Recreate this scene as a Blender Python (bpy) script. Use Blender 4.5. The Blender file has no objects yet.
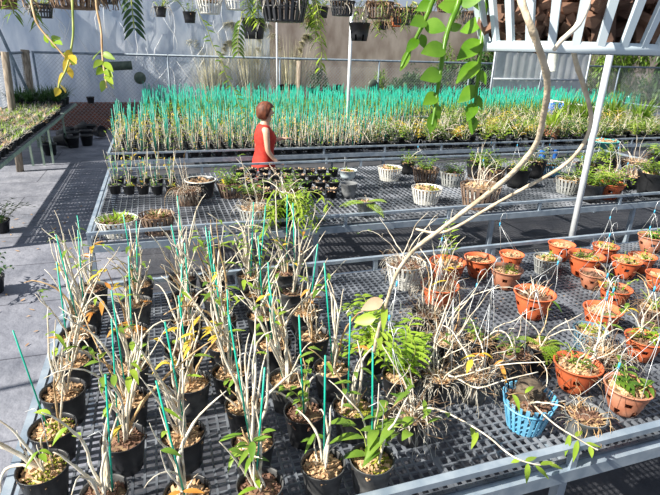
import bpy, math, random
from mathutils import Vector, Matrix, Quaternion
V = Vector
PI = math.pi
COL = bpy.context.scene.collection
SC = bpy.context.scene
# ---------------------------------------------------------------- camera (fitted from the vanishing points)
CX, CY, FPX, H = 330.0, 247.5, 511.6, 2.2
XA = V((150 - CX, -(45 - CY), -FPX)).normalized()      # world +Y seen by the camera
XB = V((1950 - CX, -(100 - CY), -FPX)).normalized()    # world +X seen by the camera
XB = (XB - XA * XB.dot(XA)).normalized()
ZW = XB.cross(XA)
R = Matrix((XB, XA, ZW))                                # camera -> world
CAMPOS = V((0, 0, H))
cd = bpy.data.cameras.new('camera'); cam = bpy.data.objects.new('camera', cd); COL.objects.link(cam)
cam.matrix_world = Matrix.Translation(CAMPOS) @ R.to_4x4()
cd.sensor_width = 36; cd.lens = FPX / 660 * 36; cd.clip_start = 0.02; cd.clip_end = 200
SC.camera = cam
def ray(x, y): return R @ V((x - CX, -(y - CY), -FPX))
def atz(x, y, z):
    r = ray(x, y); return CAMPOS + r * ((z - H) / r.z)
def aty(x, y, Y):
    r = ray(x, y); return CAMPOS + r * (Y / r.y)
def atd(x, y, d): return CAMPOS + ray(x, y) * (d / FPX)
def depth(p): return -(R.transposed() @ (V(p) - CAMPOS)).z

# ---------------------------------------------------------------- materials
MATS = {}
def mat(name, c, c2=None, rough=.6, scale=8., detail=4., bump=0., metal=0., trans=0., rnd=0., spec=.5, contrast=(.35, .65), stretch=None, thin=False):
    m = bpy.data.materials.new(name); m.use_nodes = True; MATS[name] = m
    nt = m.node_tree; N = nt.nodes; L = nt.links
    b = N['Principled BSDF']; out = N['Material Output']
    b.inputs['Roughness'].default_value = rough; b.inputs['Metallic'].default_value = metal
    b.inputs['Specular IOR Level'].default_value = spec
    col = None
    tc = N.new('ShaderNodeTexCoord'); mp = N.new('ShaderNodeMapping'); L.new(tc.outputs['Object'], mp.inputs[0])
    if stretch: mp.inputs['Scale'].default_value = stretch
    nz = N.new('ShaderNodeTexNoise'); nz.inputs['Scale'].default_value = scale; nz.inputs['Detail'].default_value = detail
    L.new(mp.outputs[0], nz.inputs['Vector'])
    rp = N.new('ShaderNodeValToRGB'); L.new(nz.outputs['Fac'], rp.inputs[0])
    rp.color_ramp.elements[0].position = contrast[0]; rp.color_ramp.elements[1].position = contrast[1]
    rp.color_ramp.elements[0].color = (*c, 1); rp.color_ramp.elements[1].color = (*(c2 or c), 1)
    src = rp.outputs[0]
    if rnd:
        oi = N.new('ShaderNodeObjectInfo'); hs = N.new('ShaderNodeHueSaturation')
        mr = N.new('ShaderNodeMapRange'); L.new(oi.outputs['Random'], mr.inputs[0])
        mr.inputs['To Min'].default_value = 1 - rnd; mr.inputs['To Max'].default_value = 1 + rnd
        L.new(mr.outputs[0], hs.inputs['Value']); L.new(src, hs.inputs['Color']); src = hs.outputs[0]
    L.new(src, b.inputs['Base Color'])
    if bump:
        bp = N.new('ShaderNodeBump'); bp.inputs['Strength'].default_value = bump; bp.inputs['Distance'].default_value = .01
        L.new(nz.outputs['Fac'], bp.inputs['Height']); L.new(bp.outputs[0], b.inputs['Normal'])
    if trans:
        t = N.new('ShaderNodeBsdfTranslucent'); L.new(src, t.inputs[0])
        mx = N.new('ShaderNodeMixShader'); mx.inputs[0].default_value = trans
        L.new(b.outputs[0], mx.inputs[1]); L.new(t.outputs[0], mx.inputs[2]); L.new(mx.outputs[0], out.inputs[0])
    return m
mat('galv', (.26, .33, .41), (.42, .49, .56), rough=.42, scale=14, metal=.35, bump=.05)
mat('pipe_white', (.62, .66, .7), (.8, .83, .86), rough=.4, scale=9, metal=.2)
mat('pipe_dark', (.10, .14, .19), (.2, .25, .3), rough=.5, scale=12)
mat('mesh_black', (.035, .041, .055), (.12, .13, .155), rough=.42, scale=7, spec=.5)
mat('mesh_plastic', (.045, .052, .066), (.19, .21, .245), rough=.4, scale=5, spec=.6, contrast=(.35, .65))
mat('mesh_grey', (.07, .08, .095), (.28, .30, .34), rough=.45, scale=3, spec=.5, contrast=(.42, .62))
mat('pot_black', (.012, .013, .015), (.035, .036, .04), rough=.38, scale=6, rnd=.3)
mat('pot_dust', (.028, .03, .033), (.10, .10, .10), rough=.5, scale=20, rnd=.3)
mat('pot_grey', (.09, .10, .11), (.24, .25, .26), rough=.6, scale=15)
mat('terracotta', (.52, .095, .03), (.70, .19, .075), rough=.55, scale=9, rnd=.2, contrast=(.25, .75))
mat('terra_dust', (.42, .15, .08), (.62, .30, .19), rough=.65, scale=12, rnd=.15)
mat('slat_white', (.62, .63, .60), (.84, .84, .80), rough=.5, scale=16)
mat('slat_pale', (.50, .60, .66), (.66, .74, .78), rough=.42, scale=10)
mat('slat_blue', (.10, .38, .62), (.22, .52, .74), rough=.45, scale=12)
mat('slat_bluegrey', (.09, .19, .27), (.2, .32, .4), rough=.5, scale=12)
mat('slat_brown', (.10, .06, .045), (.27, .19, .14), rough=.75, scale=18, rnd=.2)
mat('slat_dark', (.02, .022, .026), (.06, .062, .07), rough=.45, scale=14)
mat('slat_grey', (.26, .28, .28), (.48, .49, .47), rough=.6, scale=16)
mat('bark', (.20, .10, .045), (.62, .42, .24), rough=.85, scale=30, detail=2, bump=.4, rnd=.15, contrast=(.3, .6))
mat('bark_dark', (.05, .025, .018), (.26, .14, .09), rough=.8, scale=18, bump=.5, contrast=(.3, .65))
mat('moss', (.14, .17, .01), (.42, .42, .05), rough=.9, scale=40, bump=.5)
mat('soil', (.10, .06, .03), (.30, .20, .11), rough=.95, scale=30, bump=.5)
mat('cane', (.46, .37, .25), (.82, .77, .66), rough=.6, scale=26, rnd=.14, bump=.2, contrast=(.3, .62))
mat('cane_tan', (.38, .22, .09), (.66, .48, .27), rough=.6, scale=22, rnd=.15, bump=.2)
mat('cane_branch', (.40, .31, .20), (.70, .60, .45), rough=.6, scale=60, bump=.5, contrast=(.3, .65))
mat('cane_green', (.24, .32, .05), (.5, .5, .14), rough=.5, scale=14)
mat('root', (.32, .29, .23), (.66, .63, .56), rough=.8, scale=30, rnd=.12)
mat('root_dark', (.05, .035, .025), (.17, .13, .09), rough=.9, scale=40, bump=.5)
mat('root_brown', (.16, .09, .05), (.42, .29, .17), rough=.9, scale=30, rnd=.15)
mat('leaf', (.09, .20, .02), (.26, .40, .05), rough=.38, scale=9, trans=.3, rnd=.2)
mat('leaf_dark', (.02, .07, .015), (.06, .14, .025), rough=.45, scale=8, trans=.15, rnd=.25)
mat('leaf_lime', (.24, .42, .03), (.45, .60, .07), rough=.35, scale=7, trans=.4, rnd=.12)
mat('leaf_bright', (.10, .26, .012), (.20, .40, .03), rough=.32, scale=30, trans=.35, rnd=.08)
mat('leaf_yellow', (.60, .42, .03), (.78, .62, .08), rough=.5, scale=12, trans=.35, rnd=.1)
mat('leaf_orange', (.55, .20, .03), (.72, .36, .07), rough=.6, scale=12, trans=.3, rnd=.1)
mat('leaf_tan', (.58, .34, .20), (.80, .64, .44), rough=.5, scale=20, trans=.3)
mat('litter', (.30, .16, .07), (.60, .38, .18), rough=.9, scale=12)
mat('stake', (.003, .22, .15), (.01, .34, .24), rough=.4, scale=5, rnd=.15)
mat('stake_bright', (.004, .36, .25), (.015, .50, .36), rough=.35, scale=5)
mat('wire', (.55, .58, .6), (.8, .82, .83), rough=.35, metal=.4)
mat('tie_blue', (.05, .42, .72), rough=.4)
mat('grass_pale', (.42, .40, .25), (.72, .68, .48), rough=.8, scale=6, trans=.3)
mat('sheet', (.44, .52, .64), (.88, .91, .95), rough=.3, scale=1.3, detail=9, trans=.35, bump=.6, stretch=(1.8, 1, .6), contrast=(.36, .68))
mat('sheet_clear', (.52, .54, .56), (.74, .76, .78), rough=.25, scale=2, trans=.4)
mat('sheet_fold', (.82, .84, .86), (.92, .93, .94), rough=.3, scale=4, trans=.3)
mat('wall_beige', (.26, .19, .15), (.66, .56, .48), rough=.9, scale=1.6, detail=8, stretch=(1, 1, .5), contrast=(.3, .7))
mat('wood', (.14, .11, .08), (.34, .29, .23), rough=.85, scale=6, stretch=(6, 6, 1))
mat('chain', (.34, .38, .44), (.45, .5, .55), rough=.5, metal=.3)
mat('bench_green', (.18, .28, .22), (.34, .44, .36), rough=.6, scale=10)
mat('skin', (.60, .36, .25), (.68, .43, .31), rough=.5, scale=8)
mat('dress', (.42, .02, .012), (.54, .04, .022), rough=.75, scale=25)
mat('hair', (.06, .016, .008), (.22, .065, .028), rough=.62, scale=40, stretch=(1, 1, .15))
mat('eye', (.02, .015, .012), rough=.3)
mat('lips', (.45, .10, .09), rough=.5)
mat('barrel', (.02, .14, .55), (.04, .2, .66), rough=.4)
mat('plate', (.05, .08, .06), (.12, .15, .11), rough=.5)
mat('teal', (.05, .34, .33), (.1, .45, .42), rough=.5)
mat('orange', (.75, .16, .04), rough=.5)
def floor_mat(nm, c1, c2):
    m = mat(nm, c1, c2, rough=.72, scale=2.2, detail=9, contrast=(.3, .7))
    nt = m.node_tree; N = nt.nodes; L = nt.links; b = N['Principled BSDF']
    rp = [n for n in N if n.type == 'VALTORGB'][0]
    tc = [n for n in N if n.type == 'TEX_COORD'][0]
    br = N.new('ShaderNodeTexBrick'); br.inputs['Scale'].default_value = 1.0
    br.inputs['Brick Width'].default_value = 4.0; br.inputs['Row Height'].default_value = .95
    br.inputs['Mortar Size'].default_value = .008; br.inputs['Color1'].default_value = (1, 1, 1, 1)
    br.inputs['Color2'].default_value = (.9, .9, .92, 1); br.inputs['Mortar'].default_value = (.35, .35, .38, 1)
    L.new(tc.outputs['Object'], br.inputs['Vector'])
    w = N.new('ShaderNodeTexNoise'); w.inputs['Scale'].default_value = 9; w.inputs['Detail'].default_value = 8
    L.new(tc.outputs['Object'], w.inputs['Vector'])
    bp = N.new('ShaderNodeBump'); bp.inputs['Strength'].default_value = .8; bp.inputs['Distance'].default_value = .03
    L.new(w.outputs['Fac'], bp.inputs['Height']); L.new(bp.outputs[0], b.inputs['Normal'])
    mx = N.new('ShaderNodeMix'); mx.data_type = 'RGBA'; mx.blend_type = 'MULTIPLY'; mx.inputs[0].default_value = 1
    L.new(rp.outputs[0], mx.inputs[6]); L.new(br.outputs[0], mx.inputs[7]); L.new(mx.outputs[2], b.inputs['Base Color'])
floor_mat('ground_sunlit', (.13, .14, .175), (.28, .29, .335))   # aisle strip, sun glare and some dust painted in as a lighter tone
floor_mat('ground_shaded', (.030, .034, .046), (.085, .088, .10))   # same cloth, the shade under the benches painted in as near-black
def brick_mat():
    m = mat('brick', (.22, .08, .05), (.36, .15, .09), rough=.9, scale=5, bump=.2)
    N = m.node_tree.nodes; L = m.node_tree.links; b = N['Principled BSDF']
    tc = [n for n in N if n.type == 'TEX_COORD'][0]
    mp = N.new('ShaderNodeMapping'); mp.inputs['Rotation'].default_value = (PI / 2, 0, 0); L.new(tc.outputs['Object'], mp.inputs[0])
    br = N.new('ShaderNodeTexBrick'); br.inputs['Scale'].default_value = 4
    br.inputs['Color1'].default_value = (.30, .10, .06, 1); br.inputs['Color2'].default_value = (.16, .07, .05, 1); br.inputs['Mortar'].default_value = (.2, .17, .15, 1)
    L.new(mp.outputs[0], br.inputs['Vector']); L.new(br.outputs[0], b.inputs['Base Color'])
brick_mat()

# ---------------------------------------------------------------- mesh builder
class MB:
    def __init__(s): s.v = []; s.f = []; s.m = []; s.cur = 0; s.smooth = True
    def add(s, vs, fs):
        o = len(s.v); s.v += [tuple(p) for p in vs]
        for f in fs: s.f.append(tuple(i + o for i in f)); s.m.append(s.cur)
    def tube(s, pts, rad, n=6, cap=True):
        pts = [V(p) for p in pts]
        if not isinstance(rad, (list, tuple)): rad = [rad] * len(pts)
        vs = []; fs = []; a = None
        for i, p in enumerate(pts):
            d = (pts[min(i + 1, len(pts) - 1)] - pts[max(i - 1, 0)])
            if d.length < 1e-9: d = V((0, 0, 1))
            d.normalize()
            if a is None: a = d.orthogonal().normalized()
            a = (a - d * a.dot(d))
            a = a.normalized() if a.length > 1e-6 else d.orthogonal().normalized()
            b = d.cross(a)
            for k in range(n):
                t = 2 * PI * k / n; vs.append(p + (a * math.cos(t) + b * math.sin(t)) * rad[i])
        for i in range(len(pts) - 1):
            for k in range(n):
                k2 = (k + 1) % n; fs.append((i * n + k, i * n + k2, (i + 1) * n + k2, (i + 1) * n + k))
        if cap:
            fs.append(tuple(range(n))[::-1]); fs.append(tuple((len(pts) - 1) * n + k for k in range(n)))
        s.add(vs, fs); return s
    def box(s, lo, hi):
        x0, y0, z0 = lo; x1, y1, z1 = hi
        s.add([(x0, y0, z0), (x1, y0, z0), (x1, y1, z0), (x0, y1, z0), (x0, y0, z1), (x1, y0, z1), (x1, y1, z1), (x0, y1, z1)],
              [(0, 3, 2, 1), (4, 5, 6, 7), (0, 1, 5, 4), (1, 2, 6, 5), (2, 3, 7, 6), (3, 0, 4, 7)]); return s
    def lathe(s, prof, seg=24, skip=None, c=(0, 0, 0), close=False, sq=0):
        vs = []; fs = []
        for (r, z) in prof:
            for k in range(seg):
                t = 2 * PI * k / seg; q = 1.0
                if sq: q = 1 / max(abs(math.cos(t)), abs(math.sin(t))) ** sq
                vs.append((c[0] + r * q * math.cos(t), c[1] + r * q * math.sin(t), c[2] + z))
        n = len(prof)
        for i in range(n - 1):
            for k in range(seg):
                if skip and skip(i, k): continue
                k2 = (k + 1) % seg; fs.append((i * seg + k, i * seg + k2, (i + 1) * seg + k2, (i + 1) * seg + k))
        if close: fs.append(tuple(range(seg))[::-1])
        s.add(vs, fs); return s
    def leaf(s, p, d, L, W, droop=.3, up=None, n=5, fold=.25, tipw=.8):
        p = V(p); d = V(d).normalized(); up = V(up) if up else V((0, 0, 1))
        side = d.cross(up)
        side = side.normalized() if side.length > 1e-4 else d.orthogonal().normalized()
        nn = side.cross(d).normalized(); vs = []; fs = []
        for i in range(n + 1):
            t = i / n; w = W * .5 * max(.04, math.sin(PI * (t ** tipw) * .97 + .03))
            c = p + d * (L * t) + V((0, 0, -droop * L * t * t))
            vs += [c + side * w + nn * (w * fold), c, c - side * w + nn * (w * fold)]
        for i in range(n):
            a = i * 3; fs += [(a, a + 1, a + 4, a + 3), (a + 1, a + 2, a + 5, a + 4)]
        s.add(vs, fs); return s
    def shard(s, c, size, rg):
        q = Quaternion(V((rg.uniform(-1, 1), rg.uniform(-1, 1), rg.uniform(-1, 1))).normalized(), rg.uniform(0, 6))
        a, b, h = size * rg.uniform(.7, 1.5), size * rg.uniform(.35, .7), size * rg.uniform(.15, .35)
        vs = []
        for z in (-h, h):
            for x, y in ((-a, -b), (a, -b * rg.uniform(.3, 1)), (a * rg.uniform(.6, 1), b), (-a * rg.uniform(.5, 1), b)):
                vs.append(V(c) + q @ V((x, y, z)))
        s.add(vs, [(0, 3, 2, 1), (4, 5, 6, 7), (0, 1, 5, 4), (1, 2, 6, 5), (2, 3, 7, 6), (3, 0, 4, 7)]); return s
    def mesh(s, name, mats, smooth=None):
        me = bpy.data.meshes.new(name); me.from_pydata(s.v, [], s.f)
        if isinstance(mats, str): mats = [mats]
        for m in mats: me.materials.append(MATS[m])
        if len(mats) > 1: me.polygons.foreach_set('material_index', s.m)
        sm = s.smooth if smooth is None else smooth
        me.polygons.foreach_set('use_smooth', [sm] * len(s.f)); me.update()
        return me
    def build(s, name, mats, parent=None, smooth=None):
        o = bpy.data.objects.new(name, s.mesh(name, mats, smooth)); COL.objects.link(o)
        if parent is not None: o.parent = parent
        return o
def tag(o, label=None, cat=None, group=None, kind=None):
    if label: o['label'] = label
    if cat: o['category'] = cat
    if group: o['group'] = group
    if kind: o['kind'] = kind
    return o
def thing(name, label, cat, loc, group=None, rz=0.):
    o = bpy.data.objects.new(name, None); COL.objects.link(o); o.empty_display_size = .05
    o.location = loc; o.rotation_euler = (0, 0, rz); return tag(o, label, cat, group)
def copy_tree(o, parent=None):
    c = o.copy(); COL.objects.link(c)
    if parent is not None: c.parent = parent
    for ch in [q for q in CH.get(o.name, [])]: copy_tree(ch, c)
    return c
CH = {}
def struct(name, mb, m, smooth=False): return tag(mb.build(name, m, None, smooth), kind='structure')

# ---------------------------------------------------------------- pots (origin at base centre), return part list [(name, MB, mats, [subparts])]
def pot_black(r, h, m='pot_black', slots=False, seg=28):
    b = MB(); rb = r * .74; t = .0022
    pr = [(0.001, 0), (rb, 0), (rb + (r - rb) * .30, h * .30), (rb + (r - rb) * .36, h * .36), (r * .955, h * .86), (r * .985, h * .87), (r, h * .985), (r * 1.03, h), (r * 1.02, h + .002), (r * .965, h), (r * .94, h * .86), (rb * 1.12, h * .4), (rb * .97, .004), (.001, .004)]
    sk = (lambda i, k: i in (1, 2) and k % 4 == 1) if slots else None
    sk2 = (lambda i, k: (i in (1, 2, 11) and k % 4 == 1)) if slots else None
    b.lathe(pr, seg, sk2); return [('pot', b, m, [])]
def pot_terra(r, h, m='terracotta'):
    seg = 36; b = MB()
    rb = r * .55
    def ro(t): return rb + (r - rb) * (t ** .8)
    rows = [0, .12, .34, .52, .70, .86, 1.0]
    outer = [(.001, 0), (rb * .9, 0)] + [(ro(t), h * t) for t in rows[1:]] + [(r * 1.055, h * 1.0), (r * 1.05, h * 1.035), (r * .97, h * 1.03)]
    inner = [(ro(t) - .004, h * t) for t in rows[::-1][1:-1]] + [(rb * .85, .004), (.001, .004)]
    pr = outer + inner; no = len(outer)
    def sk(i, k):
        if i in (2, 4): ph = 0 if i == 2 else 3
        elif i in (no + 1, no + 3): ph = 3 if i == no + 1 else 0
        else: return False
        return (k + ph) % 6 in (1, 2)
    b.lathe(pr, seg, sk); return [('pot', b, m, [])]
def pot_slat(r, h, m, n=22, rb=.7, spikes=False, mid=False, w=.55, thick=.0035):
    base = MB(); R0 = r * rb
    base.lathe([(.001, 0), (R0, 0), (R0 + .002, .006), (R0 - thick, .007), (.001, .005)], 32)
    parts = [('basket_base', base, m, [])]
    rim = MB()
    zr = h * (.78 if spikes else 1); rr = R0 + (r - R0) * zr / h
    rim.lathe([(rr - .001, zr - .008), (rr + .004, zr - .008), (rr + .005, zr), (rr - .001, zr), (rr - .001, zr - .008)], 40)
    if mid:
        rm = R0 + (r - R0) * .5; rim.lathe([(rm - .001, h * .5 - .004), (rm + .004, h * .5 - .004), (rm + .004, h * .5), (rm - .001, h * .5), (rm - .001, h * .5 - .004)], 32)
    parts.append(('rim', rim, m, []))
    sl = MB()
    for k in range(n):
        a = 2 * PI * k / n; ww = PI * (r + R0) / n * w * .5
        c = V((math.cos(a), math.sin(a), 0)); tq = V((-math.sin(a), math.cos(a), 0))
        p0 = c * R0; p1 = c * r * 1.01 + V((0, 0, h * (1.0)))
        vs = []
        for p, q in ((p0, .8), (p1, 1.05)):
            for sx, sy in ((-1, 0), (1, 0), (1, 1), (-1, 1)): vs.append(p + tq * ww * sx * q + c * thick * sy)
        sl.add(vs, [(0, 3, 2, 1), (4, 5, 6, 7), (0, 1, 5, 4), (1, 2, 6, 5), (2, 3, 7, 6), (3, 0, 4, 7)])
    parts.append(('slats', sl, m, [])); return parts
def fill(kind, r, z, rg, size=.011, n=90, dome=.012):
    b = MB()
    pr = [(r, z - .012)] + [(r * math.cos(a), z - .012 + (dome + .006) * math.sin(a)) for a in (.4, .8, 1.2, 1.5)] + [(.0005, z - .012 + dome + .006)]
    if kind == 'soil':
        b.lathe(pr, 18); return ('growing_mix', b, 'soil')
    b.cur = 1; b.lathe(pr, 18)
    b.cur = 0
    for i in range(n):
        q = r * math.sqrt(rg.random()) * .97; a = rg.uniform(0, 2 * PI)
        b.shard((q * math.cos(a), q * math.sin(a), z - .008 + dome * (1 - (q / r) ** 2) + rg.uniform(0, .006)), size * rg.uniform(.5, 1.1), rg)
    if kind == 'moss':
        b.cur = 2
        for i in range(n):
            q = r * math.sqrt(rg.random()) * .95; a = rg.uniform(-2.4, 1.8)
            p = V((q * math.cos(a), q * math.sin(a), z - .004 + dome * (1 - (q / r) ** 2)))
            for k in range(3): b.leaf(p, (rg.uniform(-1, 1), rg.uniform(-1, 1), rg.uniform(.6, 1.4)), size * 1.1, size * .6, .3, n=2)
        return ('mossy_bark', b, ['bark', 'soil', 'moss'])
    return ('bark_mix', b, ['bark' if kind == 'bark' else 'bark_dark', 'soil'])

# ---------------------------------------------------------------- plants
def wander(p, d, L, n, rg, bend=.25, grav=0., up=0.):
    pts = [V(p)]; d = V(d).normalized(); st = L / n
    for i in range(n):
        d = (d + V((rg.gauss(0, bend), rg.gauss(0, bend), rg.gauss(0, bend * .6) + up - grav * i / n))).normalized()
        pts.append(pts[-1] + d * st)
    return pts
def cane_rad(n, r, rg, node=True):
    out = []
    for i in range(n + 1):
        t = i / n; q = r * (.75 + .5 * math.sin(PI * min(1, t * 1.2)) * .6) * (1 - .45 * t)
        if node and i % 2 == 0: q *= 1.3
        out.append(q)
    out[-1] = r * .25; return out
def p_canes(rg, z, r, n=5, h=(.25, .42), rad=.0048, spread=.28, leaf=.25, leafm=None, bend=.16, arch=.25, dirb=None):
    parts = []
    for i in range(n):
        a = rg.uniform(0, 2 * PI); q = r * .45 * rg.random()
        d = V((math.cos(a) * spread * rg.random(), math.sin(a) * spread * rg.random(), 1))
        if dirb: d += V(dirb)
        L = rg.uniform(*h); N = 12
        pts = wander((q * math.cos(a), q * math.sin(a), z - .008), d, L, N, rg, bend, grav=arch * rg.random() * (1.5 if rg.random() < .25 else .4))
        rr = rad * rg.uniform(.7, 1.2)
        b = MB().tube(pts, cane_rad(N, rr, rg), 6)
        if rg.random() < .13:
            j = rg.randint(5, 9); pp = wander(pts[j], (rg.uniform(-1, 1), rg.uniform(-1, 1), .7), L * .25, 6, rg, .2)
            b.tube(pp, cane_rad(6, rr * .7, rg), 5)
        m = 'cane' if rg.random() < .9 else 'cane_tan'; subs = []
        if rg.random() < leaf:
            lm = leafm or rg.choice(['leaf', 'leaf', 'leaf_lime', 'leaf_lime', 'leaf_yellow', 'leaf', 'leaf_orange'])
            lb = MB()
            for k in range(rg.randint(1, 4)):
                j = rg.randint(7, 12); a2 = rg.uniform(0, 2 * PI)
                lb.leaf(pts[j], (math.cos(a2), math.sin(a2), rg.uniform(-.2, .8)), rg.uniform(.04, .08), rg.uniform(.013, .022), rg.uniform(.2, .7))
            subs.append(('leaves', lb, lm))
        parts.append(('cane', b, m, subs))
    # dry sheaths and papery bits low on the canes
    return parts
def p_stake(rg, z, h=.45, lean=(0, 0), pos=(0, 0), rad=.003):
    b = MB().tube([(pos[0], pos[1], z - .03), (pos[0] + lean[0] * h, pos[1] + lean[1] * h, z + h)], rad, 6)
    return [('stake', b, 'stake_bright', [])]
def p_leafy(rg, z, r, n=5, h=(.15, .28), m='leaf', sm='cane_green', L=.06, W=.016, spread=.6, gap=.018, start=.15, droop=.5, arch=.3):
    parts = []; sb = MB(); lb = MB()
    for i in range(n):
        a = rg.uniform(0, 2 * PI); q = r * .5 * rg.random()
        d = V((math.cos(a) * spread * rg.random(), math.sin(a) * spread * rg.random(), 1)); LL = rg.uniform(*h); N = max(5, int(LL / gap))
        pts = wander((q * math.cos(a), q * math.sin(a), z - .008), d, LL, N, rg, .07, grav=arch)
        sb.tube(pts, [max(.0011, .003 * (1 - .6 * k / N)) for k in range(N + 1)], 5)
        pa = rg.uniform(0, PI)
        for k in range(int(N * start), N + 1):
            s = 1 if k % 2 else -1; sd = V((math.cos(pa) * s, math.sin(pa) * s, rg.uniform(.25, .8)))
            t = k / N; lb.leaf(pts[k], sd, L * (.65 + .5 * math.sin(PI * t)) * rg.uniform(.8, 1.1), W, droop)
    return [('stems', sb, sm, []), ('leaves', lb, m, [])]
def p_grass(rg, z, r, n=60, L=(.1, .22), W=.004, m='leaf', droop=.6, up=1.0, name='blades'):
    b = MB()
    for i in range(n):
        a = rg.uniform(0, 2 * PI); q = r * .6 * rg.random(); l = rg.uniform(*L)
        b.leaf((q * math.cos(a), q * math.sin(a), z - .005), (math.cos(a) * rg.uniform(.1, 1), math.sin(a) * rg.uniform(.1, 1), up), l, W, rg.uniform(.1, droop), n=5, tipw=.5)
    return [(name, b, m, [])]
def p_dry(rg, z, r, n=30, L=(.06, .16), rad=.0016, m='root', up=.6, spill=0., name='dry_roots'):
    b = MB()
    for i in range(n):
        a = rg.uniform(0, 2 * PI); q = r * .8 * math.sqrt(rg.random())
        pts = wander((q * math.cos(a), q * math.sin(a), z - .004), (math.cos(a) * .7, math.sin(a) * .7, rg.uniform(.0, 1) * up), rg.uniform(*L), 7, rg, .35, grav=spill)
        pts = [V((p.x, p.y, max(p.z, .004))) for p in pts]
        b.tube(pts, [rad * rg.uniform(.6, 1.3) * (1 - .5 * k / 7) for k in range(8)], 4)
    return [(name, b, m, [])]
def p_fern(rg, z, n=4, L=.3, m='leaf_lime', dirs=None, W=.05, droop=.7):
    b = MB()
    for i in range(n):
        if dirs: d = V(dirs[i % len(dirs)])
        else: a = rg.uniform(0, 2 * PI); d = V((math.cos(a), math.sin(a), .8))
        d.normalize(); N = 18; l = L * rg.uniform(.8, 1.1)
        pts = [V((0, 0, z)) + d * l * k / N + V((0, 0, -droop * l * (k / N) ** 2)) for k in range(N + 1)]
        b.tube(pts, .0014, 4); sd = d.cross(V((0, 0, 1))).normalized()
        for k in range(2, N + 1):
            w = W * math.sin(PI * (k / N) ** .8 * .95 + .1)
            for s in (-1, 1): b.leaf(pts[k], sd * s + d * .35, max(.006, w), l / N * .85, .15, n=2)
    return [('fronds', b, m, [])]
def p_wires(rg, z, r, h=.3, lean=(0, 0), tie=True):
    b = MB(); top = V((lean[0], lean[1], z + h))
    for k in range(3):
        a = 2 * PI * k / 3 + rg.uniform(0, 1); p = V((r * math.cos(a), r * math.sin(a), z))
        mid = (p + top) / 2 + V((rg.uniform(-.01, .01), rg.uniform(-.01, .01), 0)); b.tube([p, mid, top], .0011, 4)
    hk = [top + V((0, 0, .0)), top + V((0, 0, .05)), top + V((.012, 0, .075)), top + V((.032, 0, .08)), top + V((.045, 0, .06)), top + V((.046, 0, .035))]
    b.tube(hk, .0014, 5); subs = []
    if tie: subs = [('tie', MB().tube([top + V((0, 0, -.012)), top + V((0, 0, .014))], .0042, 6), 'tie_blue')]
    return [('wire_hanger', b, 'wire', subs)]
def assemble(t, parts):
    lst = []
    for nm, b, m, subs in parts:
        if not b.f: continue
        o = b.build(nm, m, t, smooth=(nm not in ('slats', 'bark_mix', 'mossy_bark'))); lst.append(o); s2 = []
        for q in subs:
            s2.append(q[1].build(q[0], q[2], o))
        if s2: CH[o.name] = s2
    CH[t.name] = lst
    return t

# ---------------------------------------------------------------- SETTING
fl = MB(); fl.add([(-.42, -2, 0), (26, -2, 0), (26, 26, 0), (-.42, 26, 0)], [(0, 1, 2, 3)]); struct('floor', fl, 'ground_shaded')
fl = MB(); fl.add([(-9, -2, 0), (-.42, -2, 0), (-.42, 26, 0), (-9, 26, 0)], [(0, 1, 2, 3)]); struct('floor', fl, 'ground_sunlit')
FY = 15.3
w = MB(); NX, NZ = 60, 14
rg = random.Random(5)
for (x0, x1, Y) in ((-7.5, 3.4, 16.2),):
    vs = [(x0 + (x1 - x0) * i / NX, Y + rg.uniform(-.035, .035) + .03 * math.sin(i * .6 + j), 5.0 * j / NZ) for j in range(NZ + 1) for i in range(NX + 1)]
    fs = [(j * (NX + 1) + i, j * (NX + 1) + i + 1, (j + 1) * (NX + 1) + i + 1, (j + 1) * (NX + 1) + i) for j in range(NZ) for i in range(NX)]
    w.add(vs, fs)
struct('wall_back', w, 'sheet', True)
w = MB(); vs = [(-3.75 + .04 * math.sin(i * 1.3), 10.8 + 5.4 * i / 30, 4.6 * j / 4) for j in range(5) for i in range(31)]
w.add(vs, [(j * 31 + i, j * 31 + i + 1, (j + 1) * 31 + i + 1, (j + 1) * 31 + i) for j in range(4) for i in range(30)]); struct('wall_left', w, 'sheet', True)
w = MB(); w.box((3.0, 19, 0), (25, 19.3, 3.7)); struct('wall_far', w, 'wall_beige')
# folds and tape strips on the sheeting
w = MB(); rg = random.Random(3)
for i in range(46):
    x = rg.uniform(-3.4, 2.8); z = rg.uniform(1.6, 4.4); a = rg.uniform(-.8, .8); L = rg.uniform(.4, 1.7)
    pts = [(x + a * L * t + .08 * math.sin(t * 5 + i), 16.08, z - L * t) for t in (0, .25, .5, .75, 1)]
    w.tube(pts, [.004, .012, .016, .012, .004], 4)
tag(w.build('sheet_folds', 'sheet_fold'), kind='structure').name = 'trim_1'
w = MB().box((-3.1, 15.5, 0), (-.4, 15.75, .70)); struct('wall_low', w, 'brick')

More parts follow.
